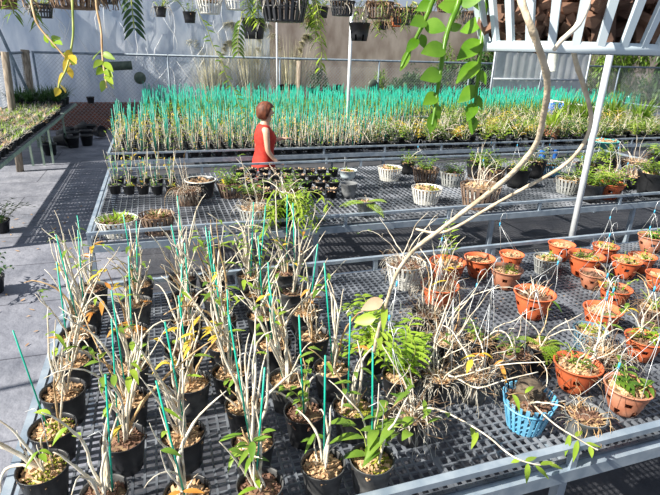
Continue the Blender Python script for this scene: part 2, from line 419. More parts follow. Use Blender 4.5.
# fence
f = thing('chain_link_fence', 'tall grey chain link fence with blue-grey rail along the far end', 'fence', (0, FY, 0))
def frail(p0, p1, r=.03): return MB().tube([p0, p1], r, 8)
pl = [frail((-2.8, 0, 1.95), (21, 0, 1.95)).build('top_rail', 'pipe_dark', f)]
for x in (-2.8, .42, 3.5, 6.6, 9.8, 12.9, 16, 19.1, 21): frail((x, 0, 0), (x, 0, 1.98), .028).build('post', 'pipe_dark', f)
c = MB(); s_ = .1; Z1 = 1.93
k = -2.8 - Z1
while k < 19.1:
    for sg in (1, -1):
        xa, za, xb, zb = (k, 0, k + Z1, Z1) if sg == 1 else (k + Z1, 0, k, Z1)
        def cl(x, z, X, Zz):
            if x < -2.8: t = (-2.8 - x) / (X - x); return (-2.8, z + (Zz - z) * t)
            return (x, z)
        if min(xa, xb) < -2.8: (xa, za) = cl(xa, za, xb, zb) if xa < -2.8 else (xa, za); (xb, zb) = cl(xb, zb, xa, za) if xb < -2.8 else (xb, zb)
        if abs(xa - xb) > .02: c.tube([(xa, .004 * sg, za), (xb, .004 * sg, zb)], .0035, 3, cap=False)
    k += s_
c.build('chain_link', 'chain', f)
f2 = thing('side_chain_link_fence', 'short return of grey chain link fence at the left end of the house', 'fence', (-2.86, 11.2, 0))
frail((0, 0, 1.95), (0, 4.0, 1.95)).build('top_rail', 'pipe_dark', f2)
for y in (0, 2.1): frail((0, y, 0), (0, y, 1.98), .026).build('post', 'pipe_dark', f2)
c = MB(); k = -Z1
while k < 4.0:
    for sg in (1, -1):
        ya, yb = (k, k + Z1); t0 = max(0, -ya) / Z1; t1 = min(1, (4.0 - ya) / Z1)
        if t1 > t0:
            zz = (t0 * Z1, t1 * Z1) if sg == 1 else (Z1 - t0 * Z1, Z1 - t1 * Z1)
            c.tube([(0, ya + t0 * Z1, zz[0]), (0, ya + t1 * Z1, zz[1])], .0035, 3, cap=False)
    k += .1
c.build('chain_link', 'chain', f2)

# poles
def pole(name, x, y, z1, r, m, label, lean=(0, 0)):
    b = MB().tube([(0, 0, 0), (lean[0] * .5, lean[1] * .5, z1 / 2), (lean[0], lean[1], z1)], r, 12); o = b.build(name, m); o.location = (x, y, 0)
    return tag(o, label, 'pole')
pole('support_pole', 3.5, 3.47, 3.3, .027, 'pipe_white', 'white painted steel pole rising in the aisle behind the terracotta baskets')
pq = aty(349, 80, 9.6)
pole('support_pole', pq.x, 9.6, 3.3, .032, 'pipe_white', 'pale upright pole rising behind the staked seedlings, left of the yellow-green foliage')
for (px, Y, r, m, l) in ((277, 14.5, .02, 'pipe_white', 'thin pale upright before the fence, beside the feathery pale grass'), (299, 14.9, .07, 'wood', 'stout weathered timber post in front of the far fence'),
                         (540, 13.4, .035, 'pipe_white', 'pale upright pole among the greenery at far right')):
    p = aty(px, 70, Y); pole('upright_post', p.x, Y, 3.2 if m != 'wood' else 1.9, r, m, l)
for (p0, p1, Y, r, m, l) in (((5, 55), (12, 108), 10.4, .06, 'wood', 'grey-brown timber post at the left edge, leaning against the sheeting'),
                             ((25, 52), (30, 92), 14.4, .09, 'wood', 'broad pale timber post in the far left corner'),
                             ((-8, 15), (26, 88), 12.3, .03, 'pipe_dark', 'dark slanting pole crossing the far left corner')):
    a = aty(*p0, Y); b_ = aty(*p1, Y); d = (b_ - a) / (a.z - b_.z); g = a + d * a.z; top = a - d * (1.0 if r < .05 else .05)
    pole('corner_post', g.x, g.y, top.z, r, m, l, lean=(top.x - g.x, top.y - g.y))

# ---------------------------------------------------------------- BENCHES
MZ = .86
def bench(name, label, x0, x1, y0, y1, px, py, bw, mm, frame='galv', postgap=.95, upper=True, zt=.95, th=.014, inset=0):
    t = thing(name, label, 'bench', (x0, y0, 0)); W = x1 - x0; D = y1 - y0; mz = zt - .09
    def rail(lo, hi): MB().box(lo, hi).build('rail', frame, t, False)
    for yy in (0, D):
        if upper: rail((-.014, yy - .014, zt - .022), (W + .014, yy + .014, zt))
        rail((-.017, yy - .017, mz - .062), (W + .017, yy + .017, mz - .010))
    for xx in (0, W):
        if upper: rail((xx - .014, .0141, zt - .022), (xx + .014, D - .0141, zt))
        rail((xx - .016, .0171, mz - .055), (xx + .016, D - .0171, mz - .012))
    n = max(1, round(W / postgap))
    if upper:
        for i in range(n + 1):
            for yy in (0, D):
                x = W * i / n; MB().box((x - .013, yy - .012, mz - .010), (x + .013, yy + .012, zt - .022)).build('bracket', frame, t, False)
    n = max(1, round(W / 1.9))
    for i in range(n + 1):
        x = inset + (W - 2 * inset) * i / n
        for yy in (.03, D - .03): MB().box((x - .018, yy - .018, 0), (x + .018, yy + .018, mz - .062)).build('leg', frame, t, False)
        if 0 < i < n: MB().box((x - .02, .0171, mz - .055), (x + .02, D - .0171, mz - .0155)).build('cross_bar', frame, t, False)
    npan = max(1, round(W / 1.25))
    for i in range(npan):
        a = W * i / npan + .003; b = W * (i + 1) / npan - .003; m = MB(); m.smooth = False
        nx = max(2, round((b - a) / px)); ny = max(2, round((D - .04) / py)); lo = .02; hi = D - .02
        for k in range(nx + 1):
            x = a + bw / 2 + (b - a - bw) * k / nx; ww = bw * (1.9 if k in (0, nx) else 1)
            m.box((x - ww / 2, lo, mz - th), (x + ww / 2, hi, mz))
        for k in range(ny + 1):
            y = lo + bw / 2 + (hi - lo - bw) * k / ny; ww = bw * (2.2 if k % max(1, round(.6 / py)) == 0 else 1)
            m.box((a, y - ww / 2, mz - th * .9), (b, y + ww / 2, mz - .0012))
        m.build('mesh_panel', mm, t, False)
    return t
A = dict(x0=-.52, x1=4.9, y0=1.066, y1=2.85)
bench('plant_bench', 'long bench nearest the camera holding cane pots and terracotta baskets', A['x0'], A['x1'], A['y0'], A['y1'], .037, .034, .0080, 'mesh_plastic', th=.013)
bench('plant_bench', 'middle bench with a sparse display of white slatted baskets', -.53, 6.25, 3.77, 5.90, .05, .07, .0075, 'mesh_grey', th=.013)
bench('plant_bench', 'far bench crowded with green staked seedlings and dry orchids', -.60, 10.5, 6.80, 9.2, .05, .06, .012, 'mesh_black', th=.02)
bench('plant_bench', 'farthest bench with green stakes close to the fence', -.30, 14.0, 10.0, 12.9, .1, .1, .01, 'mesh_black', zt=.95)
bench('tray_bench', 'long green-edged bench of small pots down the left aisle', -2.75, -1.66, 6.2, 10.9, .05, .05, .014, 'mesh_black', 'bench_green', upper=False, zt=1.05, inset=.45)
bench('tray_bench', 'green-edged bench of strappy green plants in the far left corner', -2.85, -1.68, 11.0, 12.9, .09, .09, .014, 'mesh_black', 'bench_green', upper=False, zt=1.05, inset=.3)

# overhead pipes (above the frame) that carry the hanging baskets
for (y, l) in ((.62, 'galvanised overhead pipe carrying the pale blue hanging basket'), (2.1, 'galvanised overhead pipe carrying the big black hanging basket'), (3.0, 'galvanised overhead pipe carrying the row of hanging pots'), (4.6, 'galvanised overhead pipe carrying the rear row of hanging baskets')):
    b = MB().tube([(-4.2, 0, 0), (6.5, 0, 0)], .02, 10)
    for x in (-4.1, 6.4): b.tube([(x, 0, 0), (x, 0, -3.05)], .024, 10)
    o = b.build('overhead_pipe', 'galv'); o.location = (0, y, 3.05); tag(o, l, 'pipe')
HZ = 3.03
#PART2
# ---------------------------------------------------------------- FRONT BENCH: columns of black cane pots
ORD = ['first', 'second', 'third', 'fourth', 'fifth', 'sixth', 'seventh', 'eighth', 'ninth', 'tenth']
def spot(x, y, wpx, z):
    p = atz(x, y, z); return p, wpx * depth(p) / FPX / 2
def place(specs, z0, hf, gap=.004, lim=None, shrink=1.0):
    """specs: dicts with x,y,w (rim centre and rim width in the photo) -> ground positions, circles pushed apart"""
    for s in specs:
        r = .06; hh = .1
        for _ in range(4):
            p, r = spot(s['x'], s['y'], s['w'], z0 + hh); hh = hf(s, r)
        r *= s.get('k2', shrink); s['r'] = r; s['h'] = hh; s['p'] = V((p.x, p.y, z0))
    for _ in range(120):
        for i in range(len(specs)):
            for j in range(i):
                a, b = specs[i], specs[j]; d = a['p'] - b['p']; m = (a['r'] + b['r']) * 1.03 + gap
                if 1e-6 < d.length < m: q = d.normalized() * (m - d.length) / 2; a['p'] += q; b['p'] -= q
        if lim:
            for s in specs:
                s['p'].x = min(max(s['p'].x, lim[0] + s['r'] * 1.03), lim[1] - s['r']); s['p'].y = min(max(s['p'].y, lim[2] + s['r'] * 1.03), lim[3] - s['r'] * 1.03)
    return specs
cols = [
 [(39, 467, 52), (52, 427, 47), (63, 390, 45), (71, 360, 40), (78, 333, 37), (85, 308, 34), (92, 287, 32)],
 [(104, 492, 50), (123, 437, 46), (128, 398, 42), (130, 365, 39), (131, 330, 35), (136, 302, 32), (139, 283, 30)],
 [(187, 492, 50), (183, 433, 47), (190, 381, 43), (183, 347, 39), (188, 318, 35), (187, 295, 32), (183, 277, 30)],
 [(260, 484, 50), (253, 440, 47), (245, 403, 43), (230, 370, 40), (225, 343, 37), (220, 318, 34), (217, 296, 31), (212, 277, 29)],
 [(323, 463, 48), (305, 410, 45), (288, 378, 42), (274, 342, 38), (262, 314, 34), (257, 292, 31), (250, 274, 29)],
 [(372, 458, 48), (353, 405, 44), (332, 367, 40), (313, 334, 37), (305, 310, 34), (293, 290, 31), (286, 271, 29)]]
# (column, row): look of the plant; look, label start
SP = {
 (0, 0): dict(fill='moss', k='bend', lab='black pot with a mossy top and stout canes arching over to the left'),
 (0, 1): dict(fill='moss', k='bare', lab='black pot of bright green moss with one small green leaf'),
 (0, 4): dict(k='tall', lab='black pot with very tall canes leaning on a green stake by the floor edge'),
 (1, 1): dict(k='tall', lab='black pot of clean orange bark chips with thick pale canes and a green stake'),
 (1, 4): dict(k='leafy', lab='black pot of canes carrying green leaves and one bright yellow leaf'),
 (2, 1): dict(k='dense', lab='black pot with a dense sheaf of canes tied to a green stake'),
 (2, 2): dict(k='yellow', lab='black pot of canes with curled orange and yellow leaves'),
 (2, 5): dict(k='dense', lab='black pot of dense leaning canes with an orange tip'),
 (3, 0): dict(k='greenleaf', lab='black pot of canes with long drooping green leaves'),
 (3, 4): dict(k='dense', lab='black pot of thick canes with yellowing stem tips'),
 (4, 0): dict(k='hook', lab='black pot with two hooked canes and a tall green stake'),
 (4, 1): dict(k='leafstem', lab='black pot with wet dark bark and one stem of broad green leaves'),
 (4, 5): dict(k='bush', lab='black pot topped by a tall leafy green orchid against the rail'),
 (5, 0): dict(fill='moss', k='bigleaf', lab='black pot of moss with big oval green leaves spilling over the front rail'),
 (5, 1): dict(fill='moss', k='leafy', lab='black pot of moss with pale canes and yellow leaves'),
}
specs = []
for ci, c_ in enumerate(cols):
    for ri, (x, y, w_) in enumerate(c_): specs.append(dict(x=x, y=y, w=w_, ci=ci, ri=ri, n=len(c_)))
extra = [  # the dark pots to the right of the six columns
 (402, 374, 40, 'lush', 'black pot of lush green leafy stems, right of the tall cane pots'),
 (373, 343, 36, 'lush', 'black pot of fresh feathery green stems before the dangling tan leaf'),
 (412, 414, 38, 'dry', 'black pot of pale roots with a long green-tipped stem trailing right over the rail'),
 (437, 374, 38, 'dry', 'black pot of tangled dry white roots right of the lush green pot'),
 (476, 374, 36, 'dry', 'black pot of dead straw and root hairs, behind the bright blue basket'),
 (446, 340, 36, 'dry', 'black pot overflowing with grey-white dead roots, mid bench'),
 (484, 338, 36, 'mixed', 'black pot of dry roots and orange leaves, left of the big terracotta basket'),
 (428, 312, 34, 'dry', 'black pot of bleached roots beneath the end of the long bare branch'),
 (512, 350, 38, 'mixed', 'black pot of green ferny growth in front of the big terracotta basket'),
 (545, 345, 36, 'fern', 'black pot of arching fern leaves left of the wide terracotta basket')]
for (x, y, w_, k, l) in extra: specs.append(dict(x=x, y=y, w=w_, ci=9, ri=0, k=k, lab=l))
right = [  # x, y, w, type, label
 (406, 262, 42, 'slat_white', 'dry', 'white slatted basket of bark standing alone behind the long branch'),
 (530, 396, 54, 'slat_blue', 'ball', 'bright blue slatted basket holding a dark round root ball'),
 (591, 329, 34, 'slat_bluegrey', 'moss', 'dull blue-grey lattice basket with a yellow mossy top'),
 (607, 350, 38, 'slat_brown', 'dry', 'brown slatted basket of dead roots left of the leafy terracotta pot'),
 (548, 257, 28, 'slat_grey', 'moss', 'weathered grey slatted basket between two terracotta pots near the back rail'),
 (587, 414, 44, 'pot_grey', 'pink', 'dusty grey pot of straw and a pink scrap at the front rail'),
 (629, 386, 48, 'terra', 'oval', 'terracotta basket of oval green leaves nearest the front rail at right'),
 (575, 362, 48, 'terra', 'mixed', 'wide terracotta basket full of tangled green and brown stems'),
 (645, 338, 38, 'terra', 'yellow', 'holed terracotta basket with yellow-edged leaves at the right edge'),
 (535, 293, 42, 'terra', 'spiky', 'terracotta basket of stiff dry spiky stems in the middle of the bench'),
 (507, 269, 33, 'terra', 'moss', 'terracotta basket half filled with dark moss, left of the grey basket'),
 (480, 258, 32, 'terra', 'bare', 'terracotta basket with dusty rim behind the leafy upright orchid'),
 (512, 254, 25, 'terra', 'bare', 'small terracotta basket close to the back rail under thin wires'),
 (448, 262, 38, 'terra', 'leafyup', 'terracotta basket carrying the upright bright green leafy orchid'),
 (440, 285, 40, 'terra', 'dry', 'terracotta basket swamped by bleached roots below the leafy orchid'),
 (562, 244, 27, 'terra', 'bare', 'terracotta basket directly in front of the white pole'),
 (587, 256, 36, 'terra', 'mossy', 'broad terracotta basket with low green plants right of the pole'),
 (606, 246, 26, 'terra', 'moss', 'terracotta basket with pale green sprigs touching the back rail'),
 (592, 272, 26, 'terra', 'bare', 'small empty-looking terracotta pot with tall dark-holed wall'),
 (627, 260, 30, 'terra', 'moss', 'terracotta basket of low moss with a wire hook above it'),
 (603, 309, 38, 'terra', 'bare', 'terracotta basket of grey bark chips left of the green arching leaf'),
 (616, 288, 32, 'terra', 'mixed', 'terracotta basket with small yellow-green growth, fifth from the back rail'),
 (653, 236, 28, 'terra', 'oval', 'terracotta basket with a fresh green bush at the right edge, by the back rail'),
 (643, 256, 27, 'terra', 'moss', 'terracotta basket in the right-hand cluster, behind the looped wire'),
 (660, 274, 27, 'terra', 'bare', 'terracotta basket cut by the right edge of the view'),
 (655, 306, 32, 'slat_brown', 'mixed', 'brown slatted basket at the right edge in front of the terracotta cluster')]
for (x, y, w_, ty, k, l) in right: specs.append(dict(x=x, y=y, w=w_, ci=10, ri=0, ty=ty, k=k, lab=l))
def hfun(s, r):
    t = s.get('ty', 'black')
    return {'black': 1.62, 'terra': 1.25, 'pot_grey': 1.35, 'slat_blue': 1.35}.get(t, 1.2) * r
place(specs, MZ, hfun, lim=(A['x0'] + .02, 4.8, A['y0'] + .022, A['y1'] - .022), shrink=.93)
def fill_plants(rg, k, zf, rf, s):
    P = []
    if k == 'bare': P += p_dry(rg, zf, rf, 12, (.03, .08), .0013, 'root_brown', .5)
    elif k == 'dry':
        P += p_dry(rg, zf, rf, 80, (.08, .20), .0016, 'root', .9, 1.2); P += p_dry(rg, zf, rf, 45, (.08, .16), .0014, 'root_brown', 1.2, name='dead_roots')
        P += p_canes(rg, zf, rf, 6, (.2, .48), .0030, .5, .2, None, .15, .3)
    elif k == 'mixed':
        P += p_dry(rg, zf, rf, 45, (.06, .16), .0014, 'root_brown', .8, .6); P += p_canes(rg, zf, rf, 4, (.18, .34), .003, .9, .3, 'leaf_orange', .2, .5)
        P += p_leafy(rg, zf, rf, 5, (.06, .13), 'leaf', 'cane_green', .04, .012, .9)
    elif k in ('moss', 'mossy'):
        P += p_leafy(rg, zf, rf, 5 if k == 'moss' else 11, (.03, .07), 'leaf_lime' if k == 'moss' else 'leaf', 'cane_green', .028, .011, .8)
        P += p_dry(rg, zf, rf, 8, (.04, .1), .0012, 'root', .9)
    elif k == 'spiky':
        P += p_canes(rg, zf, rf, 16, (.06, .15), .003, 1.5, 0, None, .12, 0); P += p_grass(rg, zf, rf, 26, (.05, .12), .004, 'cane_tan', .3, 1.2, 'dry_blades')
    elif k == 'oval': P += p_leafy(rg, zf, rf, 9, (.05, .12), 'leaf', 'cane_green', .06, .02, .9, .02)
    elif k == 'yellow': P += p_leafy(rg, zf, rf, 6, (.06, .14), 'leaf_lime', 'cane_tan', .07, .016, .9, .022); P += p_canes(rg, zf, rf, 4, (.14, .26), .0032, .9, .6, 'leaf_yellow')
    elif k == 'leafyup':
        P += p_leafy(rg, zf, rf * .3, 2, (.26, .30), 'leaf_lime', 'cane_green', .07, .018, .12, .02, .35, .25, 0); P += p_dry(rg, zf, rf, 50, (.06, .16), .0015, 'root', .6, .9)
    elif k == 'lush':
        P += p_leafy(rg, zf, rf * .8, 9, (.16, .33), 'leaf_lime', 'cane_green', .07, .018, .75, .015, .25, .35, .3); P += p_leafy(rg, zf, rf, 4, (.12, .2), 'leaf', 'cane_green', .06, .015, .8, .016)[1:]
    elif k == 'fern': P += p_fern(rg, zf, 8, .17, 'leaf_lime', None, .026, .7); P += p_canes(rg, zf, rf, 4, (.15, .3), .003, .8, .2)
    elif k == 'pink':
        P += p_dry(rg, zf, rf, 60, (.05, .12), .0016, 'cane_tan', .9, .8); P += p_dry(rg, zf, rf, 25, (.06, .14), .0015, 'root', .8, .7, 'roots')
    elif k == 'ball':
        b = MB(); rb = rf * .60
        b.lathe([(.001, 0), (rb * .85, .004), (rb, rb * .3), (rb * 1.02, rb * 1.1), (rb * .95, rb * 1.5), (rb * .5, rb * 1.62), (.001, rb * 1.65)], 20, c=(.005, .015, zf - .008))
        for i in range(130):
            a = rg.uniform(0, 6.28); q = rb * 1.0
            pts = wander((.005 + q * math.cos(a), .015 + q * math.sin(a), zf + rg.uniform(0, rb * 1.5)), (-math.sin(a), math.cos(a), rg.uniform(-.6, .6)), .03, 4, rg, .25); b.tube(pts, .0011, 3)
        P.append(('root_ball', b, 'root_dark', []))
        P += p_canes(rg, zf, rf, 3, (.18, .3), .003, 1.2, .4, 'leaf_lime', .15, .5); P += p_dry(rg, zf, rf, 30, (.04, .1), .0014, 'root', .6)
    return P
def cane_plants(rg, s, zf, rf):
    k = s.get('k', rg.choice(['std', 'std', 'std', 'dense', 'leafy', 'tall'])); P = []
    rad = .0047; st = True
    if k in ('std', 'tall', 'dense', 'leafy', 'yellow', 'hook', 'greenleaf'):
        n = dict(std=6, tall=7, dense=10, leafy=6, yellow=8, hook=3, greenleaf=6)[k]
        h = dict(std=(.2, .42), tall=(.34, .56), dense=(.26, .48), leafy=(.22, .42), yellow=(.2, .4), hook=(.2, .3), greenleaf=(.18, .34))[k]
        lf = dict(std=.38, tall=.3, dense=.35, leafy=.7, yellow=.9, hook=.1, greenleaf=.7)[k]
        lm = dict(yellow='leaf_yellow', greenleaf='leaf').get(k)
        P += p_canes(rg, zf, rf * .7, n, h, rad, .20, lf, lm, .095, .3 if k != 'hook' else 1.3, dirb=(rg.uniform(-.12, .1), rg.uniform(-.05, .05), 0))
        P += p_canes(rg, zf, rf, 3, (.05, .13), .0032, .9, .1, None, .15, .1)
    if k == 'bend':
        P += p_canes(rg, zf, rf, 4, (.22, .30), .0055, .3, .1, 'leaf_lime', .1, 1.7, dirb=(-.55, .1, 0)); P += p_canes(rg, zf, rf, 3, (.1, .2), .004, .6, .4, 'leaf_lime')
    if k == 'bare':
        P += p_canes(rg, zf, rf, 2, (.18, .28), .004, .2, 0, None, .05, 0); P += p_leafy(rg, zf, rf * .3, 1, (.03, .035), 'leaf', 'cane_green', .03, .013, .3)
    if k == 'leafstem':
        P += p_canes(rg, zf, rf, 4, (.16, .26), .005, .4, .2); P += p_leafy(rg, zf, rf * .3, 2, (.2, .24), 'leaf', 'cane_green', .045, .02, .15, .022, .3)
    if k == 'bush':
        P += p_canes(rg, zf, rf, 6, (.25, .42), .004, .3, .3); P += p_leafy(rg, zf, rf, 3, (.36, .46), 'leaf_lime', 'cane_green', .05, .012, .3, .02, .4)
    if k == 'bigleaf':
        P += p_canes(rg, zf, rf, 4, (.22, .34), .0048, .3, .2, 'leaf'); P += p_leafy(rg, zf, rf * .6, 3, (.16, .24), 'leaf', 'cane_green', .105, .034, .5, .028, .25, .55, .8)
    if rg.random() < .75 or k in ('tall', 'hook', 'dense', 'bigleaf'):
        P += p_stake(rg, zf, rg.uniform(.36, .50) if s['ri'] else .42, (rg.uniform(-.12, .12), rg.uniform(-.05, .05)), (rg.uniform(-.02, .02), rg.uniform(-.02, .02)))
    if rg.random() < .35: # small bent support wire
        P.append(('support_wire', MB().tube([(.03, 0, zf - .02), (.028, 0, zf + .2), (.012, .005, zf + .23), (-.02, .01, zf + .215)], .0013, 5), 'wire', []))
    return P
for i, s in enumerate(specs):
    rg = random.Random(100 + i); r, h = s['r'], s['h']; ty = s.get('ty', 'black')
    if 'lab' not in s and (s['ci'], s['ri']) in SP: s.update(SP[(s['ci'], s['ri'])])
    if s['ci'] < 6:
        k = s.get('k') or rg.choice(['std', 'std', 'dense', 'leafy', 'tall']); s['k'] = k
        if 'lab' not in s:
            lk = dict(std='bare canes', dense='many crowded canes', leafy='canes with small leaves', tall='tall thin canes')[k]
            cn = ['leftmost column', 'second column from left', 'third column from left', 'fourth column from left', 'fifth column from left', 'sixth column from left'][s['ci']]
            rn = 'nearest' if s['ri'] == 0 else ('farthest' if s['ri'] == s['n'] - 1 else ORD[s['ri']])
            s['lab'] = 'black pot of %s, %s in the %s' % (lk, rn, cn)
    nm = 'potted_orchid' if ty == 'black' else 'orchid_basket'; grp = {'black': 'black pots on the near bench', 'terra': 'terracotta baskets on the near bench'}.get(ty, 'slatted baskets on the near bench')
    t = thing(nm, s['lab'], 'potted plant', s['p'], grp, rg.uniform(-.3, .3) if s['ci'] < 9 else 0)
    if ty == 'black': P = pot_black(r, h, rg.choice(['pot_black', 'pot_black', 'pot_dust']))
    elif ty == 'pot_grey': P = pot_black(r, h, 'pot_grey')
    elif ty == 'terra': P = pot_terra(r, h, rg.choice(['terracotta', 'terracotta', 'terracotta', 'terra_dust']))
    elif ty == 'slat_blue': P = pot_slat(r, h, ty, 22, .66, True, False, .62)
    else: P = pot_slat(r, h, ty, 26, .72, False, True)
    zf = h * .86; rf = r * .90 if ty == 'black' else r * .84
    fk = s.get('fill') or ('moss' if s.get('k') in ('moss', 'mossy') else ('soil' if s.get('k') in ('ball',) else rg.choice(['bark', 'bark', 'bark', 'bark_d'])))
    if ty != 'black' and fk != 'moss': fk = rg.choice(['bark_d', 'bark'])
    f_ = fill(fk, rf, zf, rg, r * .16, 110 if s['y'] > 340 else 60); P.append((f_[0], f_[1], f_[2], []))
    if ty == 'black' and s['ci'] < 6: P += cane_plants(rg, s, zf, rf)
    else: P += fill_plants(rg, s['k'], zf, rf, s)
    if ty != 'black' and rg.random() < .75: P += p_wires(rg, h, r * .98, rg.uniform(.16, .32), (rg.uniform(-.1, .14), rg.uniform(-.05, .08)))
    if s['ci'] == 9: P += p_wires(rg, h, r * .98, rg.uniform(.2, .34), (rg.uniform(-.1, .1), rg.uniform(-.05, .08)), rg.random() < .5)
    if ty == 'black' and s['ci'] < 9 and rg.random() < 0: pass
    TR = None
    if s.get('ci') == 9 and s['x'] == 412: TR = [([(418, 410, 1.0), (430, 408, 1.02), (445, 412, 1.0), (470, 425, 1.0), (490, 438, .99), (505, 451, .985), (520, 460, .98), (540, 465, .97), (555, 463, .97)], [(472, 425, 474, 440), (478, 432, 472, 446), (520, 460, 512, 462), (528, 463, 527, 480), (535, 465, 548, 477), (540, 465, 553, 461), (548, 464, 562, 468), (525, 462, 536, 456)])]
    if ty == 'slat_blue': TR = [([(531, 402, 1.0), (545, 416, .99), (560, 428, .98), (575, 437, .97), (590, 446, .95), (598, 450, .95)], [(570, 434, 566, 452), (575, 437, 582, 430), (578, 440, 574, 458), (585, 443, 600, 446), (590, 446, 592, 456)])]
    if s.get('ci') == 9 and s['x'] == 437: TR = [([(442, 372, .98), (460, 380, 1.0), (478, 388, 1.02), (505, 380, 1.05), (538, 372, 1.08)], []), ([(440, 370, .98), (455, 377, 1.0), (500, 365, 1.06), (545, 362, 1.1)], [])]
    if TR:
        for pp, lv in TR:
            Q = [atz(*q) - s['p'] for q in pp]; out = []
            for u in range(len(Q) - 1):
                p0, p1, p2, p3 = Q[max(u - 1, 0)], Q[u], Q[u + 1], Q[min(u + 2, len(Q) - 1)]
                for v in range(3):
                    e = v / 3; out.append(.5 * ((2 * p1) + (p2 - p0) * e + (2 * p0 - 5 * p1 + 4 * p2 - p3) * e * e + (-p0 + 3 * p1 - 3 * p2 + p3) * e ** 3))
            out.append(Q[-1]); lb = MB()
            for (x0, y0, x1, y1) in lv:
                zz = pp[-1][2]; a_ = atz(x0, y0, zz + .005) - s['p']; c_ = atz(x1, y1, zz) - s['p']; lb.leaf(a_, c_ - a_, (c_ - a_).length * 1.1, .018, .1, n=6)
            mb_ = MB().tube(out, [.0034 - .0016 * u / len(out) + (.0005 if u % 3 == 0 else 0) for u in range(len(out))], 6)
            P.append(('trailing_stem', mb_, 'cane', [('leaves', lb, 'leaf_lime')] if lv else []))
        t.rotation_euler = (0, 0, 0)
    assemble(t, P)

# ---------------------------------------------------------------- MIDDLE BENCH
B = [
 (117, 216, 40, 'slat_white', 'mossy', 'white slatted basket of yellow-green growth at the front left corner of the middle bench'),
 (155, 215, 34, 'slat_brown', 'leafbark', 'brown slatted basket of leafy dry bulbs beside the white corner basket'),
 (188, 189, 26, 'slat_brown', 'dry', 'brown basket with long dry canes trailing onto the mesh'),
 (203, 180, 30, 'pot_black_w', 'bare', 'black pot with a pale rim behind the brown basket of trailing canes'),
 (228, 182, 26, 'slat_brown', 'yellow', 'brown ribbed basket with yellowish leafy stems, left of the black pot block'),
 (262, 212, 34, 'slat_grey', 'dry', 'grey basket hidden under bleached roots near the front rail of the middle bench'),
 (288, 206, 30, 'pot_black', 'cascade', 'pot of long leafy stems cascading over the front rail of the middle bench'),
 (292, 188, 26, 'slat_white', 'mixed', 'white slatted basket behind the cascading leafy plant'),
 (252, 193, 24, 'pot_black', 'mixed', 'black pot of pale tangled growth left of the cascading plant'),
 (348, 170, 18, 'pot_dish', 'moss', 'pale blue-grey bowl of moss at the right end of the black pot block'),
 (349, 183, 17, 'pot_grey', 'none', 'plain dark blue-grey pot standing alone on the mesh'),
 (366, 200, 19, 'pot_grey', 'fern', 'dark pot with two bright fern fronds spreading over the mesh'),
 (390, 167, 24, 'slat_white', 'moss', 'white slatted basket at the back, left of the small black pot'),
 (427, 187, 30, 'slat_white', 'moss', 'white slatted basket standing alone in the middle of the mesh'),
 (482, 183, 29, 'slat_white', 'dry', 'white slatted basket crossed by the long bare branch'),
 (408, 162, 15, 'pot_black', 'yellow', 'small black pot with yellow-green leaves hanging down its left side'),
 (427, 168, 26, 'slat_brown', 'oval', 'brown slatted basket between the small black pot and the grey slatted basket'),
 (452, 171, 25, 'slat_grey', 'oval', 'grey-white slatted basket with a leafy green top'),
 (478, 160, 22, 'pot_black', 'oval', 'black pot with a dark green bush behind the grey-white basket'),
 (494, 168, 26, 'slat_brown', 'lush', 'brown basket of tall green stems against the rear rail'),
 (500, 192, 42, 'slat_brown', 'dry', 'wide brown basket of matted grey roots under the branch'),
 (517, 168, 24, 'pot_black', 'yellow', 'black pot of arching yellow-green stems between the two branches'),
 (536, 160, 22, 'pot_black', 'mixed', 'black pot of brownish growth left of the small blue basket'),
 (553, 165, 18, 'slat_blue', 'mixed', 'small bright blue basket at the back, left of the white pole'),
 (570, 178, 26, 'slat_grey', 'mixed', 'pale slatted basket close to the left of the white pole'),
 (590, 164, 24, 'pot_black', 'lush', 'black pot of dark leafy stems just right of the white pole'),
 (612, 172, 28, 'slat_brown', 'dry', 'brown slatted basket of straw right of the white pole'),
 (608, 157, 22, 'pot_black', 'lush', 'black pot of green stems behind the straw-filled brown basket'),
 (636, 160, 26, 'slat_brown', 'dry', 'brown basket of dead stems at the back right'),
 (622, 190, 24, 'pot_black', 'lush', 'black pot of green stems left of the low terracotta pot'),
 (645, 196, 30, 'terra', 'lush', 'low terracotta pot of narrow green leaves on the middle bench'),
 (655, 172, 30, 'pot_black', 'lush', 'black pot with a big green bush at the right edge'),
 (632, 176, 20, 'pot_dust', 'spiky', 'dusty pot with dry spikes in the right-hand bush'),
 (660, 155, 22, 'pot_black', 'lush', 'black pot of green stems in the far right back corner')]
bs = [dict(x=b[0], y=b[1], w=b[2], ty=b[3], k=b[4], lab=b[5]) for b in B]
tray = []
for j, (y, xs, w_) in enumerate(((183, range(118, 172, 12), 13), (176, range(122, 176, 11), 12))):
    for i, x in enumerate(xs): tray.append(dict(x=x, y=y, w=w_, ty='sq', k='seed', j=j, i=i))
for j, (y, x0, x1, st, w_) in enumerate(((186, 255, 335, 12, 14), (179, 246, 335, 11.5, 13), (172.5, 243, 330, 11, 12), (167, 245, 330, 10.5, 11))):
    x = x0; i = 0
    while x < x1: tray.append(dict(x=x, y=y, w=w_, ty='sq', k='herb', j=j, i=i)); x += st; i += 1
place(bs + tray, MZ, lambda s, r: r * {'pot_black': 1.55, 'sq': 1.7, 'slat_white': 1.08, 'pot_dish': .9, 'pot_grey': 1.7}.get(s['ty'], 1.15), .003, (-.5, 6.2, 3.79, 5.87))
